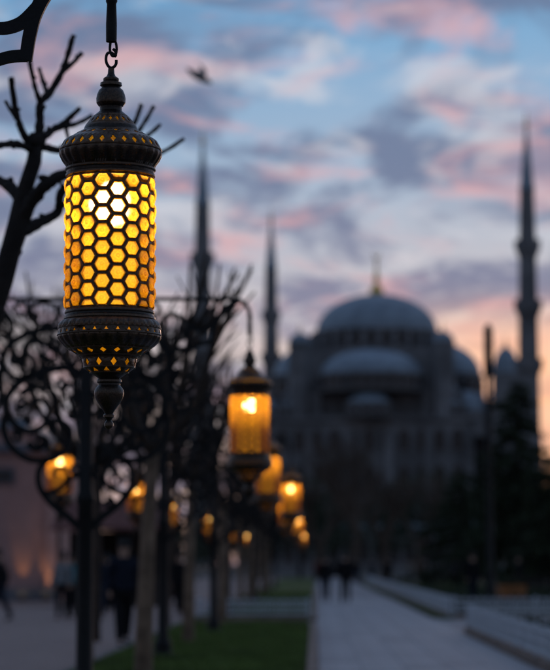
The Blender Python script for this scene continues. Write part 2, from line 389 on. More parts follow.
# ================================================================== LANTERN
LDEP = 5.35*Q                                 # distance of the near lantern
LY = LDEP*0.992
PXM = LDEP/FPX                                # metres per photo pixel at the near lantern
LX = P(110, 245, LY).x
ORG = P(110, 48, LY).z                        # top of the hook = the lantern's hanging point
def lz(py): return P(110, py, LY).z-ORG
def lr(px): return px*PXM
HEX_TOP, HEX_BOT, HR = lz(178.5), lz(310.5), lr(43)
def prof(rows): return [(lr(r), lz(y)) for y, r in rows]
RIB = 28
def gad(a, j): return 1+0.012*math.cos(RIB*a)
def pierced(b, y0, r0, y1, r1, n, kind, off=0.0, hw=0.5, hh=0.7):
    """a conical band of n cells, each with a pierced hole (y px, radius px at top and bottom)"""
    za, zb, ra, rb = lz(y0), lz(y1), lr(r0), lr(r1)
    def pt(a, t):
        r = ra+(rb-ra)*t; return (r*math.cos(a), r*math.sin(a), za+(zb-za)*t)
    for i in range(n):
        a0 = 2*math.pi*(i+off)/n; da = 2*math.pi/n; am = a0+da/2
        c = [pt(a0, 1), pt(a0+da, 1), pt(a0+da, 0), pt(a0, 0)]
        mids = [pt(am, 1), pt(a0+da, .5), pt(am, 0), pt(a0, .5)]
        if kind == 'diamond':
            h = [pt(am, .5+hh/2), pt(am+da*hw/2, .5), pt(am, .5-hh/2), pt(am-da*hw/2, .5)]
        else:
            h = [pt(am, .5+hh/2), pt(am+da*hw/2, .5+hh*.45), pt(am, .5-hh/2), pt(am-da*hw/2, .5+hh*.45)]
        b.add(c+mids+h, [(0, 4, 8, 11, 7), (4, 1, 5, 9, 8), (5, 2, 6, 10, 9), (6, 3, 7, 11, 10)])
    for y, r in ((y0, r0), (y1, r1)):          # beaded edge over each joint
        b.lathe(prof([(y-.7, r), (y-.5, r+.5), (y, r+.75), (y+.5, r+.5), (y+.7, r)])[::-1], 112)
def solid(o, t, off=-1):
    m = o.modifiers.new('thickness', 'SOLIDIFY'); m.thickness = t; m.offset = off; return o

# --- meshes of one lantern, made once
def gadn(n): return lambda a, j: 1+(0.012*math.cos(RIB*a) if 0 < j < n-1 else 0.0)
def rib_lathe(b, rows): b.lathe(prof(rows)[::-1], 224, mod=gadn(len(rows)))
def cap_mesh():
    b = MB(); S = 112
    b.lathe(prof([(69, 2.2), (74, 2.6), (77, 4), (79, 7), (80.5, 7.2), (82, 6.8), (83.5, 10), (85.5, 10.3), (87, 8.4), (89, 9.2), (91, 11.5), (95, 13.2), (99, 14), (103, 13.8), (105.5, 12), (106.5, 10.6), (109, 10.2), (111.5, 10.4), (113.5, 12.5), (116, 15.6), (118, 18)])[::-1], S)
    pierced(b, 118, 18, 126, 24.6, 20, 'diamond', 0, .5, .75)
    b.lathe(prof([(126, 24.6), (128, 25.6), (131, 26.6), (133, 30), (134.4, 33)])[::-1], S)
    pierced(b, 134.4, 33, 138.2, 39, 20, 'diamond', .5, .62, .7)
    b.lathe(prof([(138.2, 39), (140.4, 43.4), (142.4, 46.2)])[::-1], S)
    pierced(b, 142.4, 46.2, 151, 50.9, 28, 'diamond', .5, .5, .86)
    return b
def cap_lower():
    b = MB()
    rib_lathe(b, [(151, 50.9), (153.5, 51.2), (157, 50.6), (161, 48.6), (165, 45.6), (168.2, 44.2)])
    b.lathe(prof([(168.2, 44.2), (169.2, 45.4), (170.6, 45.4), (172, 44), (174.2, 43.8), (175.2, 44.8), (177, 44.8), (178.7, 43.1)])[::-1], 112)
    return b
def bowl_mesh():
    b = MB()
    b.lathe(prof([(310.3, 43.1), (311.5, 44.6), (313.5, 44.8), (315, 44), (316.5, 44.2), (317.6, 45.6), (319.6, 45.8), (320.6, 44.8)])[::-1], 112)
    rib_lathe(b, [(320.6, 44.8), (322.6, 47.4), (325, 49.4), (329, 51)])
    pierced(b, 329, 51, 335.6, 51.6, 28, 'triangle', .0, .34, .5)
    rib_lathe(b, [(335.6, 51.6), (338.5, 51), (342, 48.8), (346, 45), (349.4, 40.6)])
    pierced(b, 349.4, 40.6, 356, 30.6, 16, 'diamond', .5, .5, .7)
    b.lathe(prof([(356, 30.6), (357.4, 28.2), (358.4, 27.6)])[::-1], 112)
    pierced(b, 358.4, 27.6, 368, 25.6, 11, 'diamond', .1, .40, .84)
    pierced(b, 368, 25.6, 373, 19, 11, 'triangle', .6, .6, .8)
    return b
def drop_mesh():
    b = MB()
    b.lathe(prof([(373, 19), (375, 15.6), (377.4, 12), (378.6, 11), (380, 12.2), (382, 12.4), (383.6, 11), (385.4, 11), (388, 13.2), (391, 14.6), (394, 14.8), (398, 13.8), (403, 11.2), (408, 7.6), (412, 4.8), (413.6, 4.2), (415, 5.6), (417, 5.6), (418.6, 3.4), (420.4, 2.6), (421.6, 3.6), (423.6, 4.7), (426, 4.6), (428, 3.2), (429.4, .1)])[::-1], 48)
    return b
PITCHV = (HEX_TOP-HEX_BOT)/8.0
NC = 18
def cyl(a, z, r=HR): return (r*math.cos(a), r*math.sin(a), z)
DA = 2*math.pi/NC
HEXH = [(2/3, 0), (1/3, .5), (-1/3, .5), (-2/3, 0), (-1/3, -.5), (1/3, -.5)]     # (columns, pitches)
HOLE = 0.705
def grille_mesh():
    b = MB()
    for c in range(NC):
        a0 = c*DA
        if c % 2 == 0:
            cells = [(HEX_TOP-(i+.5)*PITCHV, 0) for i in range(8)]
        else:
            cells = [(HEX_TOP-i*PITCHV, 0) for i in range(1, 8)]+[(HEX_TOP, -1), (HEX_BOT, 1)]
        for z, half in cells:
            poly = HEXH if half == 0 else ([(2/3, 0), (-2/3, 0), (-1/3, -.5), (1/3, -.5)] if half < 0 else [(2/3, 0), (1/3, .5), (-1/3, .5), (-2/3, 0)])
            if half == 0: hole = [(u*HOLE, v*HOLE) for u, v in poly]
            else:
                s = half; hole = [(u*HOLE*(.93 if v == 0 else 1.), (.11*s if v == 0 else v*HOLE)) for u, v in poly]
            o = [cyl(a0+u*DA, z+v*PITCHV) for u, v in poly]; h = [cyl(a0+u*DA, z+v*PITCHV) for u, v in hole]
            n = len(o); b.add(o+h, [(i, n+i, n+(i+1) % n, (i+1) % n) for i in range(n)])
    return b
def pane_mesh(half=0):
    """glass cabochon in the XZ plane, bulging towards +Y"""
    b = MB(); w_, h_ = HR*DA, PITCHV
    rings = [(.90, -.0035), (.80, .0035), (.62, .0095), (.40, .0120), (.20, .0115), (.12, .0135)]
    poly = HEXH if half == 0 else [(2/3, .0), (-2/3, .0), (-1/3, -.5), (1/3, -.5)]
    n = len(poly); p = []
    for s, y in rings:
        for u, v in poly:
            if half and v == 0: v = -.27+.22*s
            elif half: v = -.27-(.23)*s
            p.append((u*s*w_, y*(1 if half == 0 else .6), v*s*h_ if half == 0 else v*h_))
    fs = []
    for j in range(len(rings)-1):
        for i in range(n):
            k2 = (i+1) % n; fs.append((j*n+i, (j+1)*n+i, (j+1)*n+k2, j*n+k2))
    fs.append(tuple((len(rings)-1)*n+i for i in range(n))[::-1])
    return b.add(p, fs)
me_cap = cap_mesh().mesh('cap', bronze, True, True, True)
me_caplow = cap_lower().mesh('cap_rim', bronze, True, True, True)
me_grille = grille_mesh().mesh('grille', bronze, False, True, True)
me_bowl = bowl_mesh().mesh('lower_bowl', bronze, True, True, True)
me_drop = drop_mesh().mesh('drop_finial', bronze, True, True, True)
for m_ in (me_cap, me_caplow, me_bowl, me_drop):
    bm = bmesh.new(); bm.from_mesh(m_)
    for e in bm.edges: e.smooth = not (len(e.link_faces) == 2 and e.calc_face_angle(0) > R(32))
    bm.to_mesh(m_); bm.free()
me_pane = pane_mesh().mesh('glass_pane', amber_pane, True, False, True)
me_half = pane_mesh(1).mesh('half_pane', amber_pane, True, False, True)
bl = MB()
for rows in ([(118, 16), (126, 22.6)], [(134.4, 31), (138.2, 37)], [(142.4, 44.2), (151, 48.9)], [(328, 49), (336, 49.6)], [(349.4, 38.6), (356, 28.6)], [(358.4, 25.8), (368, 23.8), (373, 17)]):
    bl.lathe(prof(rows)[::-1], 56)
me_liner = bl.mesh('amber_liner', liner_glass, True, False, True)
bb = MB(); bb.lathe([(lr(.2), lz(226)), (lr(11), lz(223.5)), (lr(18), lz(216)), (lr(20.5), lz(205.5)), (lr(18.6), lz(195)), (lr(11), lz(186.5)), (lr(4.4), lz(182))], 16)
me_far_bulb = MB().lathe([(lr(.2), lz(216)), (lr(8), lz(214)), (lr(12), lz(208)), (lr(13), lz(201)), (lr(11), lz(193)), (lr(6), lz(186)), (lr(4.4), lz(182))], 14).mesh('bulb', emit('far_bulb_light', (1.0, 0.82, 0.52), 85.0), True, False, True)
me_bulb = bb.mesh('bulb', bulb_m, True, False, True)
bb = MB(); bb.lathe(prof([(165, 4.4), (183, 4.4)])[::-1], 12); bb.lathe(prof([(131, 1.4), (165, 1.4)])[::-1], 8)
me_socket = bb.mesh('bulb_socket', bronze, True, False, True)
bb = MB(); bb.lathe([(lr(.1), lz(366)), (lr(10), lz(365)), (lr(14), lz(352)), (lr(24), lz(336)), (lr(24), lz(232)), (lr(22), lz(229)), (lr(.1), lz(228))], 20)  # glowing core added to fill the lantern's lower part with light
me_fill = bb.mesh('fill_emitter', fill_m, True, False, True); me_far_fill = me_fill.copy(); me_far_fill.materials[0] = emit('far_fill_glow', (1.0, 0.60, 0.04), 1.3)
# open S hook at the top
hk = MB()
pts = [P(x, y, LY)-Vector((LX, LY, ORG)) for x, y in catmull([(113, 49), (115.6, 52), (115.2, 56.4), (111.8, 53), (107.5, 53.6), (106, 58.5), (106.8, 63.6), (109.8, 67.6), (113.4, 67.4), (116, 64.2), (116.3, 60.2)], 5)]
hk.tube(pts, [lr(1.55)]*len(pts), 8)
hk.tube([P(110.6, 67.5, LY)-Vector((LX, LY, ORG)), P(110.2, 72, LY)-Vector((LX, LY, ORG))], lr(2.3), 8)
me_hook = hk.mesh('hook', iron, True)
# panes of the lanterns further off, too small to pick apart: joined
def pane_spots():
    for c in range(NC):
        a = c*DA
        if c % 2 == 0:
            for i in range(8): yield a, HEX_TOP-(i+.5)*PITCHV, 0
        else:
            for i in range(1, 8): yield a, HEX_TOP-i*PITCHV, 0
            yield a, HEX_TOP, -1
            yield a, HEX_BOT, 1
def pane_matrix(a, z, half):
    # mesh +Y to outward radial, mesh Z to Z; lower halves are turned upside down about the radial axis
    rot = Matrix.Rotation(a-math.pi/2, 4, 'Z') @ (Matrix.Rotation(math.pi, 4, 'Y') if half > 0 else Matrix.Identity(4))
    return Matrix.Translation(Vector((HR*math.cos(a), HR*math.sin(a), z))) @ rot
jb = MB()
for a, z, half in pane_spots():
    mx = pane_matrix(a, z, half); src = me_half if half else me_pane
    jb.add([mx @ v.co for v in src.vertices], [tuple(p.vertices) for p in src.polygons])
me_panes = jb.mesh('glass_panes', amber, True, False, False)

ROT1 = math.atan2(-LY, -LX)-DA/2     # columns sit half a step either side of the view line
def lantern(loc, label, detailed, rz, simple=False):
    t = thing('lantern', label, 'lantern', loc, rz, 'hanging lanterns of the lamp posts')
    for nme, me, th in (('cap', me_cap, .0035), ('cap_rim', me_caplow, .0035), ('grille', me_grille, .006), ('lower_bowl', me_bowl, .0035)):
        solid(link(nme, me, t), th)
    link('drop_finial', me_drop, t); tag(link('amber_liner', me_liner, t), kind='stuff')
    link('bulb', me_bulb if detailed else me_far_bulb, t); link('bulb_socket', me_socket, t); link('fill_emitter', me_fill if detailed else me_far_fill, t)
    h = link('hook', me_hook, t); h.rotation_euler = (0, 0, -rz)
    if detailed:
        for a, z, half in pane_spots():
            o = link('half_pane' if half else 'glass_pane', me_half if half else me_pane, t)
            o.matrix_local = pane_matrix(a, z, half)
    else:
        tag(link('glass_panes', me_panes, t), kind='stuff')
    return t

# ================================================================== LAMP POSTS
REACH = 1.55
ARM_Z = P(240, 299, 12.3*Q).z
HANG_Z = ORG
def S(pts): return [(u, -v) for u, v in catmull(pts, 6)]
def tap(n, a, b_): return [a+(b_-a)*i/(n-1) for i in range(n)]
def arc(cu, cv, ru, rv, a0, a1, n=20): return [(cu+ru*math.cos(R(a0+(a1-a0)*i/n)), -(cv+rv*math.sin(R(a0+(a1-a0)*i/n)))) for i in range(n+1)]
SCROLLS = []
def sc_(pts, w0, w1=None, d=0.028): SCROLLS.append((pts, w0, w1 if w1 is not None else w0, d))
sc_(S([(1.47, 0.02), (1.40, .07), (1.32, .14), (1.265, .24), (1.24, .34), (1.226, .44)]), .066, .052, .03)
sc_(S([(1.232, .42), (1.16, .425), (1.08, .45), (.96, .50), (.87, .60), (.83, .74), (.87, .87), (.97, .91), (1.05, .84), (1.02, .75), (.94, .77)]), .05, .028)
sc_(S([(1.27, .22), (1.20, .285), (1.11, .305), (1.02, .27), (.94, .2), (.84, .16), (.76, .20), (.73, .30), (.78, .38), (.86, .37), (.87, .30)]), .055, .026)
sc_(arc(.41, .13, .145, .105, 0, 360), .026); sc_(arc(.63, .09, .065, .06, 0, 360, 14), .022); sc_(arc(.18, .10, .075, .07, 0, 360, 14), .022)
sc_(S([(.03, .36), (.18, .28), (.40, .28), (.60, .34), (.76, .46), (.79, .62), (.69, .74), (.55, .72), (.49, .61), (.55, .52), (.64, .55)]), .05, .03)
sc_(S([(.03, .72), (.18, .645), (.40, .68), (.64, .79), (.76, .97), (.71, 1.15), (.55, 1.25), (.40, 1.19), (.35, 1.05), (.42, .95), (.52, .98), (.52, 1.07)]), .055, .03)
sc_(S([(.74, 1.06), (.78, 1.22), (.70, 1.40), (.52, 1.52), (.30, 1.50), (.16, 1.38), (.15, 1.23), (.25, 1.15), (.34, 1.21), (.29, 1.30)]), .05, .028)
sc_(S([(.36, 1.51), (.44, 1.62), (.43, 1.78), (.32, 1.93), (.16, 2.06), (.03, 2.18)]), .04, .05)
sc_(S([(.40, 1.84), (.26, 1.80), (.17, 1.70), (.20, 1.60), (.29, 1.61), (.29, 1.69)]), .035, .022)
sc_(arc(.13, .51, .065, .11, 0, 360, 18), .024); sc_(arc(.15, .93, .075, .13, 0, 360, 18), .024)
sc_(S([(.85, .66), (.80, .86), (.84, 1.02), (.94, 1.07), (1.01, 1.0), (.96, .94)]), .04, .024)
sc_(S([(.79, .55), (.86, .47), (.95, .46), (1.0, .40), (.95, .35), (.90, .39)]), .034, .022)
sc_(S([(.62, .90), (.52, .84), (.36, .85), (.27, .93), (.27, 1.04)]), .05, .012)          # leaf
sc_(S([(.62, .64), (.56, .42), (.44, .40), (.33, .45), (.30, .55), (.38, .60)]), .05, .018)
sc_(S([(.55, 1.36), (.46, 1.42), (.40, 1.34), (.46, 1.27)]), .05, .02)
for cu, cv, r_, a_, d_ in ((.30, .42, .07, 0, 1), (.93, .30, .05, 90, -1), (.62, .98, .06, 40, 1), (.24, .80, .06, 200, -1), (.42, 1.36, .07, 120, 1), (.66, 1.30, .055, 300, -1), (.10, 1.62, .06, 60, 1), (.12, 1.08, .05, 0, 1), (.68, .56, .05, 160, -1), (.22, 1.93, .05, 250, 1), (.50, .17, .045, 20, -1)):
    sc_([(cu+r_*(1-.7*q/18)*math.cos(R(a_+d_*q*26)), -(cv+r_*(1-.7*q/18)*math.sin(R(a_+d_*q*26)))) for q in range(19)], .034, .018)
for cu, cv, L_, a_ in ((.47, .78, .2, 30), (.30, 1.22, .18, 100), (.58, 1.12, .16, -40), (.20, .22, .17, 15), (.86, .74, .16, 80), (.36, .56, .16, 140), (.16, 1.75, .15, 70)):
    sc_([(cu+(q/8-.5)*L_*math.cos(R(a_))+.02*math.sin(q*.8), -(cv+(q/8-.5)*L_*math.sin(R(a_)))) for q in range(9)], .052, .008)
scroll_meshes = []
for i_, (pts, w0, w1, d) in enumerate(SCROLLS):
    if i_ > 2: w0 *= 1.4; w1 *= 1.4
    else: pts = [(u-.03, v+.022) for u, v in pts]
    scroll_meshes.append([MB().bar([(s*u, v) for u, v in pts], tap(len(pts), w0, w1), d).mesh('scroll', iron, False, False, True) for s in (1, -1)])
armm = []
for s in (1, -1):
    pts = [(0, 0, 0), (s*(REACH-.16), 0, 0)]+[(s*(REACH-.16+.16*math.sin(R(a))), 0, -.16*(1-math.cos(R(a)))) for a in range(15, 91, 15)]
    armm.append(MB().tube(pts, .02, 10).mesh('arm', iron, True))
rod_len = ARM_Z-.16-(HANG_Z+(42-48)*-PXM)
me_rod = MB().lathe([(.0215, -rod_len), (.0225, -rod_len+.004), (.023, -rod_len*.6), (.0195, -.03), (.024, -.02), (.024, 0)], 14).mesh('hanging_rod', iron, True)
eyep = [P(x, y, LY)-Vector((LX, LY, P(0, 41.5, LY).z)) for x, y in catmull([(110.6, 41.5), (110, 46), (110.2, 51), (112.4, 55.5), (115.4, 54.5), (116.6, 50), (116.4, 45), (115.6, 41.5)], 4)]
me_eye = MB().tube(eyep, lr(1.4), 8).mesh('rod_eye', iron, True)
me_shaft = MB().lathe([(.095, .30), (.095, .34), (.082, .37), (.078, 1.1), (.076, 2.0), (.090, 2.03), (.090, 2.08), (.070, 2.12), (.064, ARM_Z-.05), (.064, ARM_Z+.04)], 16).mesh('shaft', iron, True)
me_base = MB().lathe([(.20, 0), (.20, .05), (.16, .08), (.14, .13), (.12, .20), (.13, .23), (.13, .28), (.095, .31)], 16).mesh('base', iron, True)
me_top = MB().lathe([(.056, 0), (.085, .02), (.085, .05), (.045, .08), (.07, .14), (.075, .19), (.05, .26), (.02, .32), (.03, .35), (.02, .39), (.001, .45)], 14).mesh('post_finial', iron, True)
def lamp_post(x, y, label, rz=0.0):
    t = thing('lamp_post', label, 'lamp post', (x, y, 0.0), rz, 'ornate double-armed lamp posts in a row')
    link('base', me_base, t); link('shaft', me_shaft, t); link('post_finial', me_top, t, (0, 0, ARM_Z))
    for i, s in enumerate((1, -1)):
        link('arm', armm[i], t, (0, 0, ARM_Z)); link('hanging_rod', me_rod, t, (s*REACH, 0, ARM_Z-.16)); link('rod_eye', me_eye, t, (s*REACH, 0, ARM_Z-.16-rod_len))
        for me in scroll_meshes: link('scroll', me[i], t, (0, 0, ARM_Z-.01))
    return t
ordinal = ['nearest', 'second', 'third', 'fourth', 'fifth', 'sixth', 'seventh', 'eighth']
posts = [(LX-REACH, LY)]+[(x, y*Q) for x, y in ((-1.79, 12.3), (-1.66, 19.4), (-1.23, 26.2), (-1.25, 35.0), (-.78, 45.8), (-.45, 60.0), (0.0, 73.0))]
for i, (x, y) in enumerate(posts):
    lamp_post(x, y, 'black scrolled iron lamp post, %s' % ('nearest one, only its scroll tips showing at the upper left' if i == 0 else ordinal[i]+' of the row counted from the camera'))
    for s, side in ((1, 'right'), (-1, 'left')):
        if i == 0 and s < 0: continue
        if i == 1 and s < 0: continue
        lab = 'large sharp lit lantern of amber hexagon glass and dark bronze, hanging in front' if i == 0 else 'blurred lit amber lantern on the %s arm of the %s lamp post' % (side, ordinal[i])
        lantern((x+s*REACH, y, HANG_Z), lab, i == 0, ROT1 if i == 0 else R(17*i+40*s))
# ================================================================== MOSQUE
MY = 235*Q; MS = MY/FPX                            # distance, metres per photo pixel there
def G(px, py):
    """point on the ground that the photograph shows at (px, py)"""
    x, y = (px-275)/FPX, (335-py)/FPX; c, s = math.cos(PITCH), math.sin(PITCH)
    d = Vector((x, c-y*s, s+y*c)); t = -CAM_Z/d.z; return Vector((d.x*t, d.y*t, 0))
def mh(py): return P(377, py, MY).z
def mp(px): return px*MS
MX = P(377, 400, MY).x
def arch_pts(w_, h, n=8):
    pts = [(-w_/2, 0), (w_/2, 0), (w_/2, h-w_/2)]
    pts += [(w_/2*math.cos(R(a)), h-w_/2+w_/2*1.15*math.sin(R(a))) for a in [180/n*i for i in range(1, n)]]
    return pts+[(-w_/2, h-w_/2)]
def window_meshes(w_, h):
    """stone surround and recessed dark pane, facing -Y"""
    o, i_ = arch_pts(w_+.5, h+.4), arch_pts(w_, h); n = len(o); b = MB()
    o = [(x, z-.2) for x, z in o]
    ring = []
    for y in (-.22, .05):
        ring += [(x, y, z) for x, z in o]; ring += [(x, y, z) for x, z in i_]
    fs = []
    for kk in range(n):
        j = (kk+1) % n
        fs += [(kk, j, n+j, n+kk), (kk, 2*n+kk, 2*n+j, j), (n+kk, n+j, 3*n+j, 3*n+kk)]
    b.add(ring, fs); fr = b.mesh('window', stone, recalc=True)
    b = MB(); b.add([(x, -.04, z) for x, z in i_], [tuple(range(n))])
    for t in (-.17, .17): b.box((t*w_, -.07, h*.42), (.09, .06, h*.84))
    b.box((0, -.07, h*.35), (w_*.98, .06, .09)); b.box((0, -.07, h*.65), (w_*.98, .06, .09))
    pn = b.mesh('pane', darkglass)
    return fr, pn
WIN = {k_: window_meshes(*k_) for k_ in ((1.3, 2.6), (1.5, 2.4), (1.7, 3.6), (1.1, 2.0))}
def window(parent, key, loc, rz):
    f, p = WIN[key]; o = link('window', f, parent, loc, (0, 0, rz)); link('pane', p, o); return o
mosque = thing('mosque', 'great grey stone mosque with cascading lead domes at the end of the promenade', 'mosque', (MX, MY, 0), R(-7))
def dome_prof(r, h, n=12): return [(r*math.cos(R(90*i/n)), h*math.sin(R(90*i/n))) for i in range(n)]+[(.01, h)]
def dome(name, parent, c, r, h, seg=40, ribs=0, a0=0.0, a1=2*math.pi, m=lead):
    b = MB(); mod = (lambda a, j: 1+.006*abs(math.cos(ribs*a))**8) if ribs else None
    b.lathe(dome_prof(r, h), seg*(2 if ribs else 1), c, mod, a0, a1)
    return b.build(name, m, parent, True, False, True)
def finial(parent, c, s=1.0, m=gold):
    b = MB(); b.lathe([(.9*s, 0), (1.1*s, .5*s), (.95*s, 1.1*s), (.45*s, 1.7*s), (.22*s, 2.1*s), (.5*s, 2.6*s), (.5*s, 3.0*s), (.2*s, 3.5*s), (.16*s, 4.2*s), (.32*s, 4.5*s), (.14*s, 4.9*s), (.1*s, 6.0*s), (.01, 6.4*s)], 14, c)
    b.tube([(c[0]+.45*s*math.cos(R(a)), c[1], c[2]+6.2*s+.45*s*math.sin(R(a))) for a in range(-230, 51, 20)], [.04*s+.1*s*math.sin(R((a+230)*180/280)) for a in range(-230, 51, 20)], 6)
    return b.build('finial', m, parent, True)
r0 = mp(59.5)
z_spring, z_apex = mh(333), mh(294.5)
# central dome on its windowed drum
MB().lathe([(r0*1.10, mh(354)), (r0*1.10, mh(352)), (r0*1.06, mh(351)), (r0*1.06, mh(336)), (r0*1.10, mh(335)), (r0*1.10, mh(333.2)), (r0*1.0, mh(332))], 64).build('drum', stone, mosque)
dome('dome', mosque, (0, 0, mh(333)), r0*1.02, z_apex-mh(333), 56, 28)
finial(mosque, (0, 0, z_apex-.3), 1.2)
for i in range(28):
    a = 2*math.pi*i/28; rr = r0*1.065
    window(mosque, (1.3, 2.6), (rr*math.cos(a), rr*math.sin(a), mh(350)), a+R(90))
for i in range(28):
    a = 2*math.pi*(i+.5)/28; MB().box((r0*1.12, 0, (mh(351.5)+mh(337))/2), (1.0, .7, mh(337)-mh(351.5))).build('buttress', stone, mosque).rotation_euler = (0, 0, a)
# square hall below, its arches and corner towers
hw = mp(66)
b = MB(); b.box((0, 0, (mh(354)+mh(420))/2), (2*hw, 2*hw, mh(354)-mh(420))); b.build('upper_hall', stone, mosque)
for kx in (-1, 1):
    for ky in (-1, 1):
        t = MB(); r1 = mp(11); cx_, cy_ = kx*(hw+mp(4)), ky*(hw+mp(4))
        t.lathe([(r1, 0), (r1, mh(352)), (r1*1.1, mh(351)), (r1*1.1, mh(349)), (r1, mh(348.5))], 8, (cx_, cy_, 0)); tw = t.build('corner_tower', stone, mosque)
        d_ = dome('tower_dome', tw, (cx_, cy_, mh(348.5)), r1, mp(10), 20); finial(tw, (cx_, cy_, mh(338.6)), .3)
def semi(dirx, diry, r, zs, za, dist, nwin, ztop_band, key):
    """half dome against a face of the hall, over a windowed half drum"""
    ang = math.atan2(diry, dirx); c = (dirx*dist, diry*dist)
    hd = MB(); hd.lathe([(r*1.03, zs-ztop_band), (r*1.03, zs-.5), (r*1.08, zs-.3), (r*1.08, zs), (r, zs+.1)], 40, (c[0], c[1], 0), None, ang-R(90), ang+R(90)); hdo = hd.build('half_drum', stone, mosque)
    so = dome('semi_dome', mosque, (c[0], c[1], zs), r, za-zs, 36, 0, ang-R(90), ang+R(90))
    for i in range(nwin):
        a = ang-R(80)+R(160)*i/(nwin-1); w_ = window(hdo, key, (c[0]+r*1.035*math.cos(a), c[1]+r*1.035*math.sin(a), zs-ztop_band+.5), a+R(90))
    return c
for dx_, dy_ in ((0, -1), (0, 1)):
    semi(dx_, dy_, mp(50), mh(380.5), mh(355), hw, 15, mh(380.5)-mh(398), (1.5, 2.4))
for dx_, dy_ in ((1, 0), (-1, 0)):
    semi(dx_, dy_, mp(42), mh(376), mh(344), hw-mp(4), 13, mh(376)-mh(398), (1.5, 2.4))
for a in (-90, -142, -38, 0, 180, 38, 142):          # smaller exedra half domes
    dist = hw+mp(33) if a in (-90, 0, 180) else hw+mp(26)
    semi(math.cos(R(a)), math.sin(R(a)), mp(21), mh(412), mh(398.5), dist, 7, mh(412)-mh(424), (1.1, 2.0))
# prayer hall walls, two storeys of windows
pw = mp(96)
ph = MB(); ph.box((0, 0, mh(424)/2), (2*pw, 2*pw, mh(424))); ph.box((0, 0, mh(424)), (2*pw+1.2, 2*pw+1.2, .8)); pho = ph.build('prayer_hall', stone, mosque)
for sx in (-1, 1):
    s2 = MB(); s2.box((sx*pw*.72, 0, (mh(424)+mh(398))/2+.2), (pw*.42, pw*1.5, mh(398)-mh(424))); s2.build('side_gallery', stone, mosque)
for j in range(6):
    for sx in (-1, 1): dome('gallery_dome', mosque, (sx*pw*.78, -pw*.62+j*pw*.25, mh(398)), mp(10), mp(8), 18)
for zrow, key in ((mh(455), (1.7, 3.6)), (mh(490), (1.7, 3.6)), (mh(525), (1.7, 3.6))):
    for i in range(11): window(pho, key, (-pw*.88+i*pw*.176, -pw-.03, zrow), 0)
    for i in range(11):
        for sx in (-1, 1): window(pho, key, (sx*(pw+.03), -pw*.88+i*pw*.176, zrow), sx*R(90))
for i in range(6):
    MB().box((-pw+i*2*pw/5, -pw-.7, mh(436)/2), (1.5, 1.4, mh(436))).build('wall_buttress', stone, mosque)
# outer arcade with small domes in front
ow = MB(); ow.box((0, -pw-8, 3.6), (2*pw*1.25, 6, 7.2)); owo = ow.build('arcade', stone, mosque)
for i in range(17):
    dome('arcade_dome', mosque, (-pw*1.18+i*pw*.1475, -pw-8, 7.2), mp(9), mp(6.5), 16)
    window(owo, (1.7, 3.6), (-pw*1.18+i*pw*.1475, -pw-11.03, 1.6), 0)
for sx, wd in ((1, 58), (-1, 40)):
    MB().box((sx*(pw+mp(wd)/2), 6, mh(402 if sx > 0 else 420)/2), (mp(wd), pw*1.2, mh(402 if sx > 0 else 420))).build('side_wing', stone, mosque)
    for j in range(wd//13): dome('wing_dome', mosque, (sx*(pw+mp(8+j*13)), -pw*.45, mh(402 if sx > 0 else 420)), mp(6), mp(5.5), 16)
# royal pavilion beside the hall
pv = MB(); pv.box((mp(130), -8, mh(378)/2), (mp(26), mp(26), mh(378))); pvo = pv.build('pavilion', stone, mosque)
dome('pavilion_dome', pvo, (mp(130), -8, mh(378)), mp(13), mp(26), 24); finial(pvo, (mp(130), -8, mh(353)), .35)
dome('low_dome', mosque, (mp(92), -pw*.5, mh(415)), mp(18), mp(20), 24)
MB().lathe([(mp(18.5), mh(440)), (mp(18.5), mh(415))], 24, (mp(92), -pw*.5, 0)).build('low_dome_drum', stone, mosque)

def minaret(px, Y, tip, rows, balconies, label):
    """rows: (photo y, radius px) of the shaft, from the foot of the spire down"""
    X = P(px, 400, Y).x; k_ = Y/FPX; t = thing('minaret', label, 'minaret', (X, Y, 0), 0, 'slender minarets of the mosque')
    def h(y): return P(px, y, Y).z
    b = MB(); b.lathe([(r*k_, h(y)) for y, r in rows][::-1], 32, (0, 0, 0), lambda a, j: 1+.035*math.cos(16*a)); b.build('shaft', stone, t)
    zb, rb = h(rows[0][0]), rows[0][1]*k_
    b = MB(); b.lathe([(rb*1.12, zb-.4), (rb*1.16, zb), (rb*1.0, zb+.5), (rb*.12, h(tip+12)), (.02, h(tip+8))], 24); b.build('spire', lead, t, True)
    finial(t, (0, 0, h(tip+14)), .42)
    for by, br in balconies:
        z = h(by); r = br*k_
        q = MB(); q.lathe([(r*.55, z-2.6), (r*.66, z-1.9), (r*.68, z-1.7), (r*.8, z-1.1), (r*.82, z-.9), (r*.97, z-.2), (r*1.0, z), (r*1.0, z+.25), (r*.6, z+.26)], 24); bo = q.build('balcony', stone, t)
        q = MB(); q.lathe([(r*.99, z+.25), (r*.99, z+1.4), (r*.93, z+1.4), (r*.93, z+.26)], 24)
        for i in range(24):
            a = 2*math.pi*i/24; q.box((r*.99*math.cos(a), r*.99*math.sin(a), z+.85), (.16, .16, 1.3), a)
        q.build('parapet', stone, bo)
    return t
minaret(529, 212*Q, 113, [(188, 7.0), (245, 8.4), (306, 9.3), (366, 10.2), (430, 10.8), (440, 12), (566, 13)], [(249, 12.6), (309, 13.6), (368, 14)], 'tall nearest minaret on the right, rising behind dark evergreens')
minaret(202, 215*Q, 130, [(204, 6.8), (262, 8.0), (322, 8.9), (382, 9.8), (440, 10.4), (450, 12), (566, 13)], [(262, 12), (322, 13), (382, 13.5)], 'tall minaret left of the dome, half hidden behind the lantern trees')
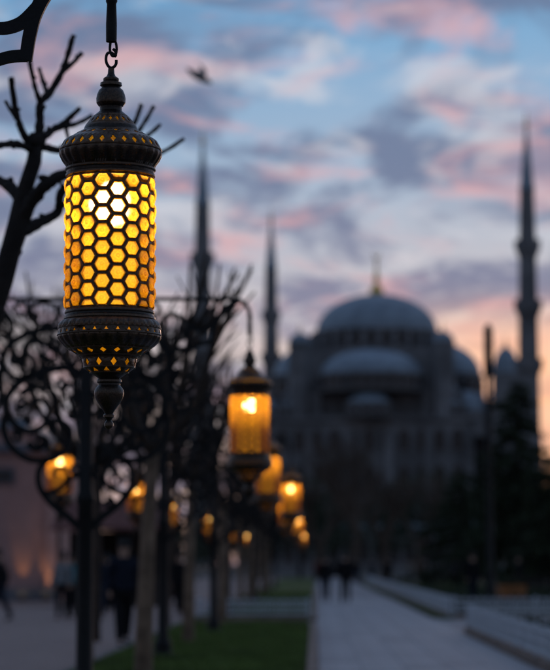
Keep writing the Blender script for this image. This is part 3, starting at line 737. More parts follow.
minaret(271, 275*Q, 207, [(268, 5.6), (316, 6.6), (359, 7.4), (402, 8.0), (450, 8.5), (458, 10), (566, 11)], [(318, 9.4), (360, 10.2), (403, 10.6)], 'smaller more distant minaret just left of the mosque dome')

# ================================================================== PINK BATH HOUSE, KIOSK
HY = 93.0
hx1 = P(60, 560, HY).x
pink = brick_mat('pink_plaster', (0.76, 0.46, 0.41), (0.69, 0.41, 0.365), (0.56, 0.33, 0.30), 1.1, 0.42, 0.02, 0.9)
band = mat('grey_blue_stone', (0.13, 0.14, 0.165), 0.85, 0, 0.2, 1.5, 0.2, 10, 0.2)
bath = thing('bath_house', 'low pink walled bath house with lead roof at the left edge', 'building', (hx1, HY, 0))
def hz(y): return P(0, y, HY).z
b = MB(); b.box((-10, 8, hz(452)/2), (20, 16, hz(452))); b.build('wall', pink, bath)
b = MB(); b.box((-10, 7.9, hz(448)), (20.5, 16.5, hz(444)-hz(452))); b.build('cornice', band, bath)
b = MB(); b.box((-10.6, 9, (hz(446)+hz(424))/2), (17.5, 13.5, hz(424)-hz(446))); b.build('upper_wall', pink, bath)
b = MB(); b.box((-10.6, 9, hz(421)), (18.2, 14.2, .3)); b.lathe([(7.6, hz(420)), (7.0, hz(412)), (5.4, hz(402)), (2.6, hz(394)), (.05, hz(392))], 32, (-11.5, 9, 0)); b.build('roof', lead, bath)
for x in (-2.3, -5.4, -8.5):
    o = link('window', MB().box((0, 0, 0), (1.05, .12, .62)).mesh('window', band), bath, (x, -.04, hz(476))); link('pane', MB().box((0, -.07, 0), (.85, .03, .45)).mesh('pane', darkglass), o)
b = MB(); b.box((-10, -.12, .25), (20.1, .25, .5)); b.build('plinth', band, bath)
for x in (-.25, -3.1, -6.2, -9.4):
    MB().box((x, -.09, hz(452)/2), (.5, .2, hz(452)-.3)).build('pilaster', pink, bath)
lens_m = emit('uplight_lens', (1.0, 0.62, 0.25), 3.0)
for i, (px, py) in enumerate(((22, 603), (46, 600))):
    g = P(px, 560, HY-.46); loc = (g.x, HY-.46, 0)
    t = thing('uplight', 'small round ground uplight at the foot of the pink wall, %s one' % ('left' if i == 0 else 'right'), 'spotlight', loc, 0, 'uplights along the pink wall')
    MB().lathe([(.17, 0), (.17, .10), (.15, .14), (.13, .14), (.13, .11)], 16).build('housing', iron, t, True)
    b = MB(); b.lathe([(.128, .112), (.07, .13), (.01, .135)], 14); b.build('lens', lens_m, t, True)
    ld = bpy.data.lights.new('uplight_lamp', 'SPOT'); ld.energy = 38; ld.color = (1, .55, .2); ld.spot_size = R(34); ld.spot_blend = .6; ld.shadow_soft_size = .05
    lo = bpy.data.objects.new('lamp', ld); COL.objects.link(lo); lo.parent = t; lo.location = (0, 0, .2); lo.rotation_euler = (R(180-15), 0, 0)
KY = 82.0
red_roof = mat('brown_red_awning', (0.15, 0.065, 0.055), 0.9, 0, 0.25, 2.0, 0.2, 12, 0.2)
darkwood = mat('dark_timber', (0.022, 0.017, 0.015), 0.8, 0, 0.4, 4, 0.3, 18, 0.3)
kx0, kx1 = P(62, 560, KY).x, P(168, 560, KY).x
kiosk = thing('kiosk', 'dark open kiosk with a sloping brown red awning on the plaza', 'kiosk', ((kx0+kx1)/2, KY, 0))
kw = kx1-kx0
def kz(y): return P(0, y, KY).z
b = MB(); b.add([(-kw/2-.3, -1.2, kz(528)), (kw/2+.3, -1.2, kz(528)), (kw/2+.1, 1.0, kz(500)), (-kw/2-.1, 1.0, kz(500)), (-kw/2-.3, -1.2, kz(531)), (kw/2+.3, -1.2, kz(531)), (kw/2+.1, 3.2, kz(528)), (-kw/2-.1, 3.2, kz(528))], [(0, 1, 2, 3), (4, 5, 1, 0), (3, 2, 6, 7), (0, 3, 7, 4), (1, 5, 6, 2), (7, 6, 5, 4)])
b.build('awning', red_roof, kiosk)
MB().box((0, 2.9, kz(530)/2), (kw, .2, kz(530))).build('back_wall', darkwood, kiosk)
MB().box((0, .2, .5), (kw*.8, .7, 1.0)).build('counter', darkwood, kiosk)
for x in (-kw/2, -kw/6, kw/6, kw/2): MB().box((x, -1.0, kz(530)/2), (.12, .12, kz(530))).build('post', darkwood, kiosk)
for i in range(5): MB().box((-kw/2+.5+i*(kw-1)/4, 2.7, 1.9), (.9, .3, .05)).build('shelf', darkwood, kiosk)

# ================================================================== TREES
def knob(b, c, r): b.lathe([(r*math.cos(R(a))*1.0, r*math.sin(R(a))) for a in (-80, -45, -10, 25, 60, 85)], 8, c, lambda a, j: 1+.12*math.sin(3*a+j))
# nearest pollarded tree: limbs follow the photograph, each at its own depth
TY = 8.3*Q; tk = TY/FPX
t1 = P(-14, 330, TY)
near_tree = thing('pollarded_tree', 'nearest bare pollarded tree with knobbly limbs behind the big lantern', 'tree', (t1.x-.18, TY, 0), 0, 'pollarded trees between the lamp posts')
O1 = Vector((t1.x-.18, TY, 0))
def limb(name, pts, w0, w1, parent=near_tree, n=9):
    """pts: (photo x, photo y, depth offset m); widths in photo pixels"""
    w_ = catmull([tuple(P(x, y, TY))[:1]+(TY+d*1.0,)+tuple(P(x, y, TY))[2:] for x, y, d in pts], 5)
    b = MB(); m = len(w_); rr = random.Random(len(pts)*7+int(pts[0][0]*3))
    rad = [(w0+(w1-w0)*i/(m-1))*tk/2*(1+rr.uniform(-.14, .14)) for i in range(m)]
    rad[-1] *= 1.12
    b.tube([Vector(q)-O1 for q in w_], rad, n); b.v = [tuple(c_+rr.uniform(-.09, .09)*w1*tk for c_ in q) for q in b.v]
    for _ in range(max(1, m//5)):                # old pruning knuckles and short spurs
        i = rr.randrange(1, m-1); c = Vector(w_[i])-O1; d = Vector((rr.uniform(-1, 1), rr.uniform(-1, 1), rr.uniform(-.2, 1))).normalized()
        b.tube([c, c+d*rad[i]*1.5, c+d*rad[i]*2.1], [rad[i]*.75, rad[i]*.6, rad[i]*.3], 6)
    return b.build(name, bark_dark, parent, True)
zt = (P(0, 330, TY).z)
base_pts = [(-70, 900, 0)]
b = MB(); trunk_pts = [Vector((0, 0, 0)), Vector((.02, 0, .5)), Vector((.03, .02, 1.4)), Vector((.06, 0, 2.2))]+[P(x, y, TY)-O1 for x, y in ((-8, 310), (2, 280), (10, 250), (18, 225), (22, 205), (27, 185), (34, 162), (37, 142))]
b.tube(trunk_pts, [.15, .12, .105, .095, .075, .068, .066, .07, .06, .050, .046, .043], 12); knob(b, P(36, 141, TY)-O1, .062)
b.v = [tuple(c_+random.uniform(-.006, .006) for c_ in q) for q in b.v]
for z_, a_ in ((2.55, .3), (2.9, 2.4), (3.15, 5.0), (3.4, 1.2)):
    i_ = min(range(len(trunk_pts)), key=lambda j: abs(trunk_pts[j].z-z_)); knob(b, trunk_pts[i_]+Vector((math.cos(a_)*.045, math.sin(a_)*.045, 0)), .055)
b.build('trunk', bark_dark, near_tree, True)
limb('branch', [(20, 200, 0), (10, 186, .1), (0, 178, .2), (-18, 166, .3)], 13, 9)
limb('branch', [(33, 150, 0), (20, 147, -.1), (8, 150, -.2), (-8, 157, -.3)], 9, 6)
limb('branch', [(38, 145, 0), (40, 122, .0), (40, 104, 0), (50, 90, .05), (62, 66, .1), (67, 50, .1), (71.5, 31, .15)], 10, 5.2)
limb('branch', [(60, 70, .1), (69, 58, .2), (77.5, 44, .3)], 6, 4.2)
limb('branch', [(47, 94, .05), (41, 78, .2), (34, 58, .35)], 5.5, 4)
limb('branch', [(40, 104, 0), (36, 86, -.15), (33.5, 69, -.25)], 6, 4)
limb('branch', [(31, 146, 0), (22, 130, -.05), (16.5, 108, -.1), (13.5, 82, -.15)], 8, 5.4)
limb('branch', [(18, 122, -.1), (14, 116, -.25), (10.5, 110, -.3)], 4.5, 3)
limb('branch', [(42, 138, 0), (52, 127, .1), (62, 119, .15), (77.5, 102.5, .2)], 9, 5)
limb('branch', [(58, 124, .15), (72, 114, .35), (85.5, 102, .5)], 5.5, 4)
limb('branch', [(63, 121, .2), (65, 132, .25), (65, 142, .3)], 4, 3.4)
limb('branch', [(42, 147, 0), (58, 145, .2), (82, 138, .45), (105, 132, .6), (122, 127, .7)], 8, 5.4)
for a_, c_, e_ in (((118, 128), (127, 105), (134, 80)), ((121, 127), (134, 108), (147, 82)), ((122, 127), (138, 118), (154, 101)), ((122, 128), (148, 136), (179, 116))):
    limb('branch', [(*a_, .7), (*c_, .75), (*e_, .85)], 5, 4.2)
limb('branch', [(23, 218, 0), (36, 200, -.1), (50, 187, -.15), (66, 177, -.1), (86, 170, 0)], 15, 10)
limb('branch', [(20, 232, 0), (38, 219, .15), (54, 207, .25), (57, 192, .2), (62, 182, .2)], 13, 8)

def pollard(seed, h, spread, fork_h, lean=0.0, thick=.135):
    """trunk, knuckled limbs and whip shoots of a pollarded plane tree; returns (trunk MB, limb MBs)"""
    rr = random.Random(seed); trunk = MB(); limbs = []
    top = Vector((lean, rr.uniform(-.1, .1), fork_h))
    pts = [Vector((0, 0, 0)), Vector((lean*.15+rr.uniform(-.02, .02), 0, fork_h*.3)), Vector((lean*.5, rr.uniform(-.04, .04), fork_h*.65)), top]
    trunk.tube([Vector(q) for q in catmull([tuple(p) for p in pts], 5)], [thick*1.25-(thick*.45)*i/15 for i in range(16)], 10); knob(trunk, top, thick*.95)
    nl = 6
    for i in range(nl):
        a = 2*math.pi*(i+rr.uniform(-.25, .25))/nl; L_ = (h-fork_h)*rr.uniform(.55, .75)
        e = top+Vector((math.cos(a)*spread*rr.uniform(.5, 1), math.sin(a)*spread*rr.uniform(.5, 1), L_))
        m1 = top.lerp(e, .45)+Vector((math.cos(a)*.15, math.sin(a)*.15, -.08)); b = MB()
        cur = [Vector(q) for q in catmull([tuple(top), tuple(m1), tuple(e)], 5)]
        b.tube(cur, [thick*.66-thick*.28*j/(len(cur)-1) for j in range(len(cur))], 8); knob(b, e, thick*.42)
        nodes = [(e, 6), (cur[len(cur)//2], 2), (cur[-3], 3)]
        for c, ns in nodes:
            for _ in range(ns):
                a2 = a+rr.uniform(-1.5, 1.5); l2 = rr.uniform(.4, .95)
                d = Vector((math.cos(a2)*rr.uniform(.2, .8), math.sin(a2)*rr.uniform(.2, .8), rr.uniform(.35, 1))).normalized()
                mid = c+d*l2*.5+Vector((rr.uniform(-.06, .06), rr.uniform(-.06, .06), .03)); end = mid+(d+Vector((0, 0, .3))).normalized()*l2*.55
                b.tube([c, mid, end], [thick*.28, thick*.22, thick*.16], 6)
                if rr.random() < .6:
                    d3 = (d+Vector((rr.uniform(-.8, .8), rr.uniform(-.8, .8), .3))).normalized(); b.tube([mid, mid+d3*l2*.45], [thick*.13, thick*.09], 5)
        limbs.append(b)
    return trunk, limbs
specs = [(-1.61, 16.0, 11, 4.95, .95, 2.75, .10, .095), (-1.50, 22.6, 12, 5.0, .9, 2.8, .05, .085), (-1.20, 29.6, 13, 4.9, .9, 2.7, .02, .09), (-1.32, 33.6, 17, 4.7, .8, 2.6, .03, .085), (-1.02, 38.5, 14, 5.0, .9, 2.7, -.05, .08),
         (-.86, 43.0, 18, 4.8, .8, 2.7, .04, .08), (-.72, 50, 15, 4.9, .85, 2.7, .05, .08), (-.50, 56, 19, 4.8, .85, 2.7, .0, .08), (-.35, 64, 16, 4.8, .9, 2.6, 0, .09)]
ordinal += ['ninth', 'tenth']
for i, (x, y, seed, h, sp, fh, ln, th) in enumerate(specs):
    t = thing('pollarded_tree', 'bare pollarded tree in the lawn strip, %s in the row from the camera' % ordinal[i+1], 'tree', (x, y*Q, .03), 0, 'pollarded trees between the lamp posts')
    tr, lb = pollard(seed, h, sp, fh, ln, th)
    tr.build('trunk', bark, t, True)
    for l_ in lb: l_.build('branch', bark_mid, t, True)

for X_, Y_, sd_, sp_, lab_ in ((-2.55, 32.6, 61, 1.25, 'bare pollarded tree hidden behind the second lamp post, at the plaza edge'), (-3.35, 45.0, 62, 1.3, 'bare pollarded tree on the plaza, left of the kiosk front'), (-2.35, 52.0, 63, 1.2, 'bare pollarded tree on the plaza edge, right of the kiosk')):
    t = thing('pollarded_tree', lab_, 'tree', (X_, Y_, 0), 0, 'pollarded trees on the plaza side')
    tr, lb = pollard(sd_, 5.1 if Y_ < 40 else 6.0, sp_, 2.7 if Y_ < 40 else 3.1, .05, .09)
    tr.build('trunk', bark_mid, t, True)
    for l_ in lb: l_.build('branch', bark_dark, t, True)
def bare_tree(seed, h, spread, depth=6, fat=1.0):
    rr = random.Random(seed); tb = MB(); tw = MB()
    def grow(p, d, l, r, lev):
        q = p+d*l*.5+Vector((rr.uniform(-.06, .06), rr.uniform(-.06, .06), 0))*l; e = q+(d+Vector((rr.uniform(-.2, .2), rr.uniform(-.2, .2), .05))).normalized()*l*.5
        (tb if lev < 2 else tw).tube([p, q, e], [r, r*.86, r*.7], 8 if lev < 2 else (5 if lev < 4 else 3), cap=False)
        if lev >= depth: return
        for i in range(3 if lev else 4):
            a = rr.uniform(0, 6.283); k_ = rr.uniform(.35, .95)*spread
            nd = (d+Vector((math.cos(a)*k_, math.sin(a)*k_, rr.uniform(-.05, .35)))).normalized()
            st = e if i < 2 else p.lerp(e, rr.uniform(.55, .95)); grow(st, nd, l*rr.uniform(.62, .82), r*rr.uniform(.5, .66), lev+1)
    grow(Vector((0, 0, 0)), Vector((0, 0, 1)), h*.27, h*.016*fat, 0)
    return tb, tw
def place_bare(seed, px, Y, h, spread, label, depth=6, fat=1.0):
    X = P(px, 500, Y).x; t = thing('bare_tree', label, 'tree', (X, Y, 0), 0, 'tall bare trees in the background')
    a, c = bare_tree(seed, h, spread, depth, fat); bk = bark_mid if fat < 1.5 else bark_far; a.build('trunk', bk, t, True); tag(c.build('twigs', bk, t), kind='stuff')
place_bare(21, 20, 122, 17.5, .8, 'tall bare tree with fine twigs above the pink building')
place_bare(22, 172, 100, 13.0, .75, 'tall bare tree behind the lamp post scrolls, beside the left minaret')
place_bare(23, 352, 205, 14.0, 1.0, 'broad bare round tree in front of the middle of the mosque', 7, 1.7)
place_bare(27, 318, 225, 12.5, 1.0, 'bare tree in front of the left foot of the mosque', 6, 1.9)
place_bare(28, 386, 215, 12.0, 1.0, 'bare tree right beside the broad bare tree before the mosque', 6, 1.9)
place_bare(24, 118, 120, 12.0, .9, 'tall bare tree rising behind the brown red kiosk')
place_bare(25, 418, 230, 12.0, .95, 'bare tree before the mosque wall, right of the promenade', 6, 1.9)
place_bare(26, 78, 118, 11.5, .85, 'tall bare tree between the pink building and the kiosk')

leaf_dark = mat('evergreen_leaf', (0.032, 0.044, 0.022), 0.75, 0, 0.5, .8, 0, None, 0.25)
leaf_mid = mat('shrub_leaf', (0.028, 0.040, 0.018), 0.75, 0, 0.5, .8, 0, None, 0.25)
def leaf(b, c, s, rr):
    n = Vector((rr.gauss(0, 1), rr.gauss(0, 1), rr.gauss(0, 1)+.4)).normalized(); u = n.orthogonal().normalized(); v = n.cross(u); a = rr.uniform(0, 6.283)
    p, q = u*math.cos(a)+v*math.sin(a), v*math.cos(a)-u*math.sin(a)
    b.add([c-p*s, c-q*s*.45, c+p*s, c+q*s*.45], [(0, 1, 2, 3)])
def conifer(seed, h, r, n):
    rr = random.Random(seed); tk_ = MB(); tk_.tube([(0, 0, 0), (0.05, 0, h*.5), (0, 0, h*.97)], [.17, .11, .02], 8); cr = MB()
    lv = int(h*2.2)
    for i in range(lv):
        z = h*(.12+.86*i/lv); R_ = r*(1-(i/lv))**.6*rr.uniform(.55, 1.25)+.15
        for _ in range(7):
            a = rr.uniform(0, 6.283); L_ = R_*rr.uniform(.65, 1.1); e = Vector((math.cos(a)*L_, math.sin(a)*L_, z-L_*.22)); st = Vector((0, 0, z))
            tk_.tube([st, e], [.03, .008], 4, cap=False)
            for _ in range(int(n*L_)):
                t_ = rr.random()**.6; c = st.lerp(e, t_)+Vector((rr.gauss(0, .10), rr.gauss(0, .10), rr.gauss(0, .08)-.05)); leaf(cr, c, rr.uniform(.06, .16), rr)
    return tk_, cr
def crown_tree(seed, h, r, n, trunk_h):
    rr = random.Random(seed); tk_ = MB(); cr = MB(); tk_.tube([(0, 0, 0), (.08, 0, trunk_h), (0, .05, h*.7)], [.2, .15, .05], 8)
    blobs = []
    for _ in range(16):
        a = rr.uniform(0, 6.283); q = rr.random()**.5*r*.75; c = Vector((math.cos(a)*q, math.sin(a)*q, trunk_h+(h-trunk_h)*rr.uniform(.15, .85))); blobs.append((c, r*rr.uniform(.28, .5)))
        tk_.tube([(0.04, 0, trunk_h*.9), c], [.07, .02], 5, cap=False)
    for c, br in blobs:
        for _ in range(n):
            d = Vector((rr.gauss(0, 1), rr.gauss(0, 1), rr.gauss(0, 1))).normalized()*br*rr.uniform(.55, 1.08); leaf(cr, c+d, rr.uniform(.10, .22), rr)
    return tk_, cr
def plant_tree(name, cat, label, px, Y, mbs, m, group):
    t = thing(name, label, cat, (P(px, 500, Y).x, Y, 0), 0, group); mbs[0].build('trunk', bark_dark, t, True); mbs[1].build('crown', m, t)
EV = 'dark evergreens right of the promenade'
plant_tree('evergreen_tree', 'tree', 'tall dark evergreen under the right hand minaret', 519, 128, conifer(31, 11.6, 3.6, 75), leaf_dark, EV)
plant_tree('evergreen_tree', 'tree', 'dark evergreen at the right edge of the view', 552, 120, conifer(32, 7.0, 3.4, 65), leaf_dark, EV)
plant_tree('evergreen_tree', 'tree', 'low spreading dark evergreen left of the tall pole', 463, 150, conifer(33, 7.6, 3.6, 65), leaf_dark, EV)
plant_tree('evergreen_tree', 'tree', 'dark evergreen just right of the tall pole', 500, 140, conifer(34, 9.0, 3.2, 65), leaf_dark, EV)
BG = 'dark leafy trees in front of the mosque'
for i, (px, Y, h, r, lab) in enumerate(((300, 235, 9.5, 5.0, 'dark leafy tree at the left foot of the mosque'), (335, 260, 10.0, 5.5, 'dark leafy tree beyond the promenade end, left of centre'), (382, 270, 9.5, 5.5, 'dark leafy tree below the mosque semi dome'), (430, 250, 10.5, 5.5, 'dark leafy tree below the right shoulder of the mosque'), (258, 215, 7.0, 4.5, 'dark leafy tree behind the far lanterns'), (215, 190, 6.5, 4, 'dark leafy tree behind the lamp row, left of the promenade'), (150, 150, 5.0, 3.5, 'dark leafy tree behind the kiosk'), (546, 190, 9.0, 4.5, 'dark leafy tree low at the right edge behind the evergreens'))):
    plant_tree('leafy_tree', 'tree', lab, px, Y, crown_tree(40+i, h, r, 260, h*.28), leaf_dark, BG)

# ================================================================== LOW FENCES, BEDS
white = mat('white_fence_paint', (0.50, 0.53, 0.57), 0.6, 0, 0.15, 4, 0.1, 30, 0.4)
def fence(label, p0, p1, plinth=True):
    p0, p1 = Vector((*p0, 0)), Vector((*p1, 0)); d = p1-p0; L_ = d.length; rz = math.atan2(d.y, d.x)
    t = thing('low_fence', label, 'fence', p0, rz, 'low white fences round the lawns')
    if plinth: MB().box((L_/2, 0, .05), (L_, .16, .16)).build('plinth', kerb_m, t)
    for z in (.19, .36, .50): MB().box((L_/2, 0, z), (L_, .035, .04)).build('rail', white, t)
    n = max(1, round(L_/2.0))
    pm = MB(); pm.box((0, 0, .31), (.06, .06, .44)); pm.lathe([(.045, .53), (.045, .56), (.001, .60)], 8); pm = pm.mesh('post', white)
    for i in range(n+1): link('post', pm, t, (L_*i/n, 0, 0))
    b = MB(); m = int(L_/.10)
    for i in range(m):
        x = (i+.5)*L_/m; b.box((x, 0, .33), (.026, .016, .36))
        if i % 2 == 0: b.box((x+L_/m/2, 0, .545), (.05, .02, .05))
    tag(b.build('bars', white, t), kind='stuff'); return t
XF = XR+.12
fence('low white fence along the right of the promenade, near bed', (lx(XF, 27), 27), (lx(XF, CP0-.1), CP0-.1))
fence('low white fence across the near bed at the side path', (lx(XF, CP0)+.1, CP0-.1), (lx(XF, CP0)+8.6, CP0-.1))
fence('low white fence along the right of the promenade, beyond the side path', (lx(XF+.35, CP1+.1), CP1+.1), (lx(XF+.35, 165), 165))
fence('low white fence facing the camera on the bed beyond the side path', (lx(XF, CP1)+.45, CP1+.1), (lx(XF, CP1)+9, CP1+.1))
fence('low white fence across the lawn strip behind the cross path', (lx(GL, LC1)+.1, LC1+.12), (lx(XL, LC1)-.2, LC1+.12))
def cover(label, x0, x1, y0, y1, n, seed, h):
    rr = random.Random(seed); b = MB()
    for _ in range(n):
        y = y0+(y1-y0)*rr.random()**1.2; x = lx(rr.uniform(x0, x1), y); leaf(b, Vector((x, y, .06+h*rr.random()**1.5*(.6+.4*math.sin(x*2.1+y)))), rr.uniform(.04, .10), rr)
    return tag(b.build('bedding_plants', leaf_mid), label, 'plants', kind='stuff')
cover('low green bedding plants behind the near right fence', XR+.4, XR+8.6, 28, CP0-.4, 14000, 51, .35)
cover('low green bedding plants behind the fence beyond the side path', XR+.8, XR+9, CP1+.4, 130, 14000, 52, .40)

# ================================================================== POLE, PLANTER, BENCH
pb = G(490.5, 606)
pole = thing('tall_pole', 'tall dark lighting pole standing on the right of the promenade', 'pole', (pb.x, pb.y, 0))
ptop = P(490, 324, pb.y).z
MB().lathe([(.26, 0), (.26, .1), (.2, .25), (.17, .9), (.11, 1.0), (.095, 4.0), (.08, ptop-1.9)], 14).build('shaft', iron, pole, True)
MB().lathe([(.08, ptop-1.9), (.12, ptop-1.8), (.16, ptop-1.7), (.16, ptop-.25), (.13, ptop-.1), (.05, ptop)], 14).build('lamp_head', iron, pole, True)
for z in (1.02, ptop*.5): MB().lathe([(.13, z), (.16, z+.03), (.16, z+.08), (.12, z+.11)], 14).build('collar', iron, pole, True)
orange = mat('orange_wood', (0.33, 0.13, 0.05), 0.75, 0, 0.3, 5, 0.3, 30, 0.3)
g = G(511.5, 604)
pl = thing('wooden_planter', 'orange brown wooden planter box near the tall pole', 'planter', (g.x, g.y, 0.06), R(6))
for z in (.10, .25, .40, .55): MB().box((0, -.30, z), (.95, .03, .135)).build('plank', orange, pl)
for z in (.10, .25, .40, .55):
    for sx in (-1, 1): MB().box((sx*.46, 0, z), (.03, .56, .135)).build('plank', orange, pl)
    MB().box((0, .30, z), (.95, .03, .135)).build('plank', orange, pl)
for sx in (-1, 1):
    for sy in (-1, 1): MB().box((sx*.43, sy*.27, .31), (.06, .06, .62)).build('corner_post', orange, pl)
MB().box((0, 0, .56), (.88, .55, .04)).build('soil', soil, pl)
rr = random.Random(5); b = MB()
for _ in range(500): leaf(b, Vector((rr.uniform(-.42, .42), rr.uniform(-.24, .24), .58+.18*rr.random())), rr.uniform(.04, .08), rr)
tag(b.build('foliage', leaf_mid, pl), kind='stuff')
def bench(px, py, rz, label):
    g = G(px, py); t = thing('park_bench', label, 'bench', (g.x, g.y, 0), rz, 'dark park benches')
    for i in range(4): MB().box((0, -.2+i*.13, .45), (1.7, .10, .03)).build('seat_slat', darkwood, t)
    for i in range(3): MB().box((0, .27+i*.03, .58+i*.13), (1.7, .03, .10)).build('back_slat', darkwood, t)
    for sx in (-.7, .7):
        q = MB(); q.bar([(-.25, 0), (-.2, .43), (.22, .43)], .05, .05); q.bar([(.28, 0), (.22, .43), (.34, .9)], .05, .05)
        o = q.build('bench_frame', iron, t); o.location = (sx, 0, 0); o.rotation_euler = (0, 0, R(90))
bench(445, 586, R(-80), 'dark slatted park bench right of the promenade, past the side path')
bench(535, 598, R(10), 'dark slatted park bench at the far right under the evergreens')

# ================================================================== PEOPLE
def skin_mesh(name, verts, edges, radii, m, root=0, sub=2):
    me = bpy.data.meshes.new(name); bm = bmesh.new(); ly = bm.verts.layers.skin.verify()
    vv = [bm.verts.new(v) for v in verts]
    for v, r in zip(vv, radii): v[ly].radius = r if isinstance(r, tuple) else (r, r)
    vv[root][ly].use_root = True
    for a, c in edges: bm.edges.new((vv[a], vv[c]))
    bm.to_mesh(me); bm.free()
    o = bpy.data.objects.new(name, me); COL.objects.link(o)
    s1 = o.modifiers.new('skin', 'SKIN'); s1.use_smooth_shade = True
    s2 = o.modifiers.new('sub', 'SUBSURF'); s2.levels = sub; s2.render_levels = sub
    bpy.context.view_layer.update()
    ev = o.evaluated_get(bpy.context.evaluated_depsgraph_get()); out = bpy.data.meshes.new_from_object(ev)
    bpy.data.objects.remove(o); bpy.data.meshes.remove(me); out.name = name; out.materials.clear(); out.materials.append(m); return out
skin_m = mat('skin', (0.36, 0.22, 0.16), 0.6, 0, 0.12, 9)
hair_m = mat('dark_hair', (0.015, 0.012, 0.01), 0.6, 0, 0.3, 30)
shoe_m = mat('dark_shoe', (0.012, 0.012, 0.013), 0.6, 0, 0.3, 10)
def cloth(name, c): return mat('cloth_'+name, c, 0.9, 0, 0.2, 12, 0.3, 60, 0.15)
CL = {'black': cloth('black', (.010, .010, .012)), 'navy': cloth('navy', (.012, .016, .028)), 'grey': cloth('grey', (.05, .052, .058)), 'white': cloth('white', (.20, .21, .22)), 'teal': cloth('teal', (.03, .13, .15)), 'brown': cloth('brown', (.05, .032, .022)), 'beige': cloth('beige', (.17, .14, .11)), 'red': cloth('red', (.12, .02, .02)), 'denim': cloth('denim', (.03, .04, .065))}
def joints(stride, armsw, lean):
    J = {'pel': (0, 0, .96), 'wst': (0, .01*lean, 1.10), 'chs': (0, .05*lean, 1.32), 'nck': (0, .07*lean, 1.47), 'hd0': (0, .08*lean, 1.56), 'hd1': (0, .09*lean, 1.68)}
    for s, n in ((-1, 'l'), (1, 'r')):
        st = stride*s
        J['hip'+n] = (.095*s, 0, .90); J['kne'+n] = (.10*s, st*.20+.03*abs(stride), .50+(.02 if st < 0 else 0)); J['ank'+n] = (.10*s, st*.36-(.06*abs(stride) if st < 0 else 0), .085+(.06 if st < -.3 else 0)); J['toe'+n] = (.115*s, st*.36+.15-(.06*abs(stride) if st < 0 else 0), .04)
        J['sho'+n] = (.19*s, .05*lean, 1.40); J['elb'+n] = (.25*s, -st*.12*armsw-.02, 1.13); J['wri'+n] = (.24*s, -st*.22*armsw+.08, .90); J['han'+n] = (.235*s, -st*.24*armsw+.11, .80)
    return J
VAR = {}
def variant(key, stride, armsw, lean):
    J = joints(stride, armsw, lean); K_ = list(J)
    def mk(name, ks, es, rad, m, sub=2):
        return skin_mesh(name, [J[q] for q in ks], [(ks.index(a), ks.index(c)) for a, c in es], rad, m, 0, sub)
    ks = ['pel', 'wst', 'chs', 'nck', 'hd0', 'hd1', 'hipl', 'knel', 'ankl', 'toel', 'hipr', 'kner', 'ankr', 'toer', 'shol', 'elbl', 'wril', 'hanl', 'shor', 'elbr', 'wrir', 'hanr']
    es = [('pel', 'wst'), ('wst', 'chs'), ('chs', 'nck'), ('nck', 'hd0'), ('hd0', 'hd1')]
    for n in 'lr': es += [('pel', 'hip'+n), ('hip'+n, 'kne'+n), ('kne'+n, 'ank'+n), ('ank'+n, 'toe'+n), ('chs', 'sho'+n), ('sho'+n, 'elb'+n), ('elb'+n, 'wri'+n), ('wri'+n, 'han'+n)]
    rad = [.12, .11, .13, .055, .085, .085, .08, .055, .035, .03, .08, .055, .035, .03, .05, .04, .028, .035, .05, .04, .028, .035]
    body = mk('body', ks, es, rad, skin_m)
    ks2 = ['wst', 'chs', 'nck', 'pel', 'shol', 'elbl', 'wril', 'shor', 'elbr', 'wrir']
    es2 = [('wst', 'chs'), ('chs', 'nck'), ('wst', 'pel')]+[(a+n, b_+n) for n in 'lr' for a, b_ in (('sho', 'elb'), ('elb', 'wri'))]+[('chs', 'shol'), ('chs', 'shor')]
    coat = mk('coat', ks2, es2, [(.185, .15), (.20, .16), .075, (.20, .17), .085, .068, .056, .085, .068, .056], CL['black'])
    ks3 = ['pel', 'hipl', 'knel', 'ankl', 'hipr', 'kner', 'ankr']
    trou = mk('trousers', ks3, [('pel', 'hipl'), ('hipl', 'knel'), ('knel', 'ankl'), ('pel', 'hipr'), ('hipr', 'kner'), ('kner', 'ankr')], [.15, .105, .08, .068, .105, .08, .068], CL['navy'])
    shoes = []
    for n in 'lr':
        a, c = Vector(J['ank'+n]), Vector(J['toe'+n]); shoes.append(skin_mesh('shoe', [a+Vector((0, -.05, -.035)), a+Vector((0, .03, -.03)), c], [(0, 1), (1, 2)], [.045, .05, .04], shoe_m, 0, 1))
    h0, h1 = Vector(J['hd0']), Vector(J['hd1'])
    hair = skin_mesh('hair', [h0+Vector((0, -.05, .02)), h1+Vector((0, -.035, .0)), h1+Vector((0, .01, .045))], [(0, 1), (1, 2)], [.075, .095, .085], hair_m, 1, 2)
    b = MB(); fy = J['hd0'][1]+.085
    b.lathe([(.001, -.02), (.013, -.015), (.011, .01), (.004, .03)], 8, (0, fy+.01, J['hd0'][2]+.05))                 # nose
    for s in (-1, 1): b.lathe([(.001, -.03), (.014, -.02), (.016, .01), (.001, .03)], 8, (s*.088, J['hd0'][1]-.005, J['hd0'][2]+.06))
    nose = b.mesh('facial_features', skin_m, True)
    VAR[key] = dict(body=body, coat=coat, trousers=trou, shoes=shoes, hair=hair, face=nose)
variant('walk', .8, 1.0, .4); variant('walk2', -.55, .8, .3); variant('stand', .12, .3, .0); variant('stroll', .4, .6, .2)
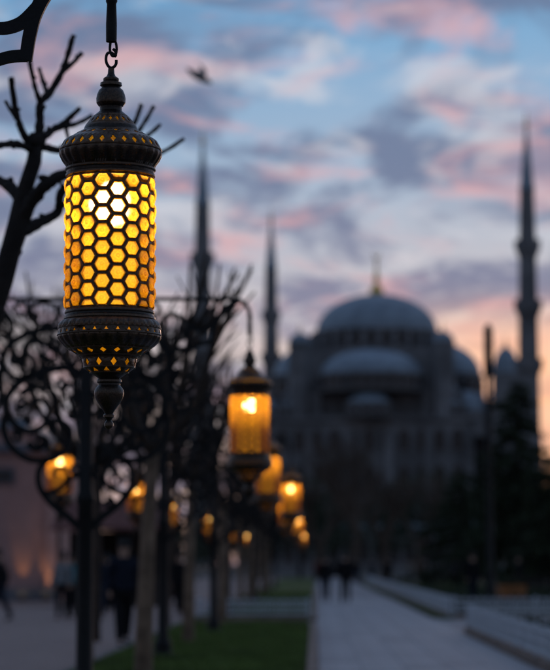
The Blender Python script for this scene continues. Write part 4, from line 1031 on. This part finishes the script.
def person(var, px, py, rz, label, coat, trou, h=1.75, hair=True):
    g = G(px, py); t = thing('person', label, 'person', (g.x, g.y, .005), R(rz), 'people walking and standing in the square'); s = h/1.77; t.scale = (s, s, s)
    V = VAR[var]
    def put(nm, me, m=None):
        o = link(nm, me, t)
        if m: o.material_slots[0].link = 'OBJECT'; o.material_slots[0].material = m
        return o
    bo = put('body', V['body']); put('coat', V['coat'], CL[coat]); put('trousers', V['trousers'], CL[trou])
    for q in V['shoes']: put('shoe', q)
    put('hair', V['hair']); put('face', V['face'])
person('walk', 325.5, 602, 0, 'person in dark clothes walking away on the promenade, left of the pair', 'black', 'navy', 1.74)
person('walk2', 345.5, 603.5, 3, 'person in a black coat walking away on the promenade, right of the pair', 'black', 'black', 1.82)
person('stroll', 123, 647, 200, 'person in dark blue standing nearest on the plaza beside the tree trunk', 'navy', 'black', 1.86)
person('stroll', 98, 621, 190, 'person in dark navy walking on the plaza right of the lamp post', 'navy', 'denim', 1.74)
person('walk', 108, 614, 10, 'person in dark grey further back beside the kiosk counter', 'grey', 'black', 1.7)
person('stand', 62, 619, 160, 'person in a white top left of the second lamp post', 'white', 'black', 1.72)
person('stand', 70.5, 618, 120, 'person in a teal top partly behind the second lamp post', 'teal', 'black', 1.70)
person('walk', -1, 622, 80, 'person in a black coat cut by the left edge of the view', 'black', 'navy', 1.80)
person('walk2', 180, 617, 170, 'person in black walking behind the third lamp post', 'black', 'black', 1.76)
person('stand', 86, 612, 30, 'person in brown standing before the kiosk, left part', 'brown', 'black', 1.68)
person('stand', 473, 606, 200, 'person in a dark coat standing just left of the tall pole', 'black', 'navy', 1.80)
person('stroll', 388, 588, 180, 'person in black far along the promenade on the right', 'black', 'black', 1.74)
person('walk', 372, 583, 0, 'small distant person in grey near the promenade end', 'grey', 'navy', 1.72)
person('stand', 410, 585, 90, 'distant person in beige beside the far fence', 'beige', 'denim', 1.70)
person('walk2', 424, 586, 240, 'distant person in dark brown right of the far fence', 'brown', 'black', 1.72)
person('stand', 455, 590, 150, 'person in grey standing behind the side path bed', 'grey', 'black', 1.75)
person('walk', 503, 591, 265, 'person in a pale top walking right of the tall pole', 'white', 'denim', 1.72)
person('stroll', 519, 597, 100, 'person in black beside the wooden planter', 'black', 'black', 1.78)
person('stand', 540, 592, 180, 'person in navy at the far right near the evergreens', 'navy', 'navy', 1.75)
person('walk2', 318, 582, 180, 'small distant person in red at the far left edge of the promenade', 'red', 'black', 1.70)
person('walk', 357, 584, 0, 'small distant person in black in the middle of the promenade', 'black', 'denim', 1.75)

# ================================================================== BIRD
bc = P(197, 76, 44)
feather = mat('grey_feather', (0.22, 0.21, 0.20), 0.8, 0, 0.35, 9)
bv = [(0, 0, 0), (0, .11, .01), (0, .17, .03), (0, .215, .04), (0, .25, .035), (0, -.10, 0), (0, -.20, .0),
      (.07, .05, .03), (.19, .06, .10), (.30, .0, .12), (.40, -.09, .10), (-.07, .05, .03), (-.19, .06, .10), (-.30, .0, .12), (-.40, -.09, .10)]
be = [(0, 1), (1, 2), (2, 3), (3, 4), (0, 5), (5, 6), (1, 7), (7, 8), (8, 9), (9, 10), (1, 11), (11, 12), (12, 13), (13, 14)]
brd = [.062, .058, .038, .034, .010, .045, (.055, .014), (.05, .02), (.075, .012), (.07, .010), (.022, .006), (.05, .02), (.075, .012), (.07, .010), (.022, .006)]
me = skin_mesh('bird', bv, be, brd, feather, 0, 2)
bird = link('bird', me)
by = Vector((.80, .25, -.54)).normalized(); bx_ = by.cross(Vector((.35, -.35, .87))).normalized(); bz = bx_.cross(by)
bird.matrix_world = Matrix.Translation(bc) @ Matrix((bx_, by, bz)).transposed().to_4x4() @ Matrix.Scale(1.25, 4)
tag(bird, 'small dark bird flying in the sky above the left minaret', 'bird')
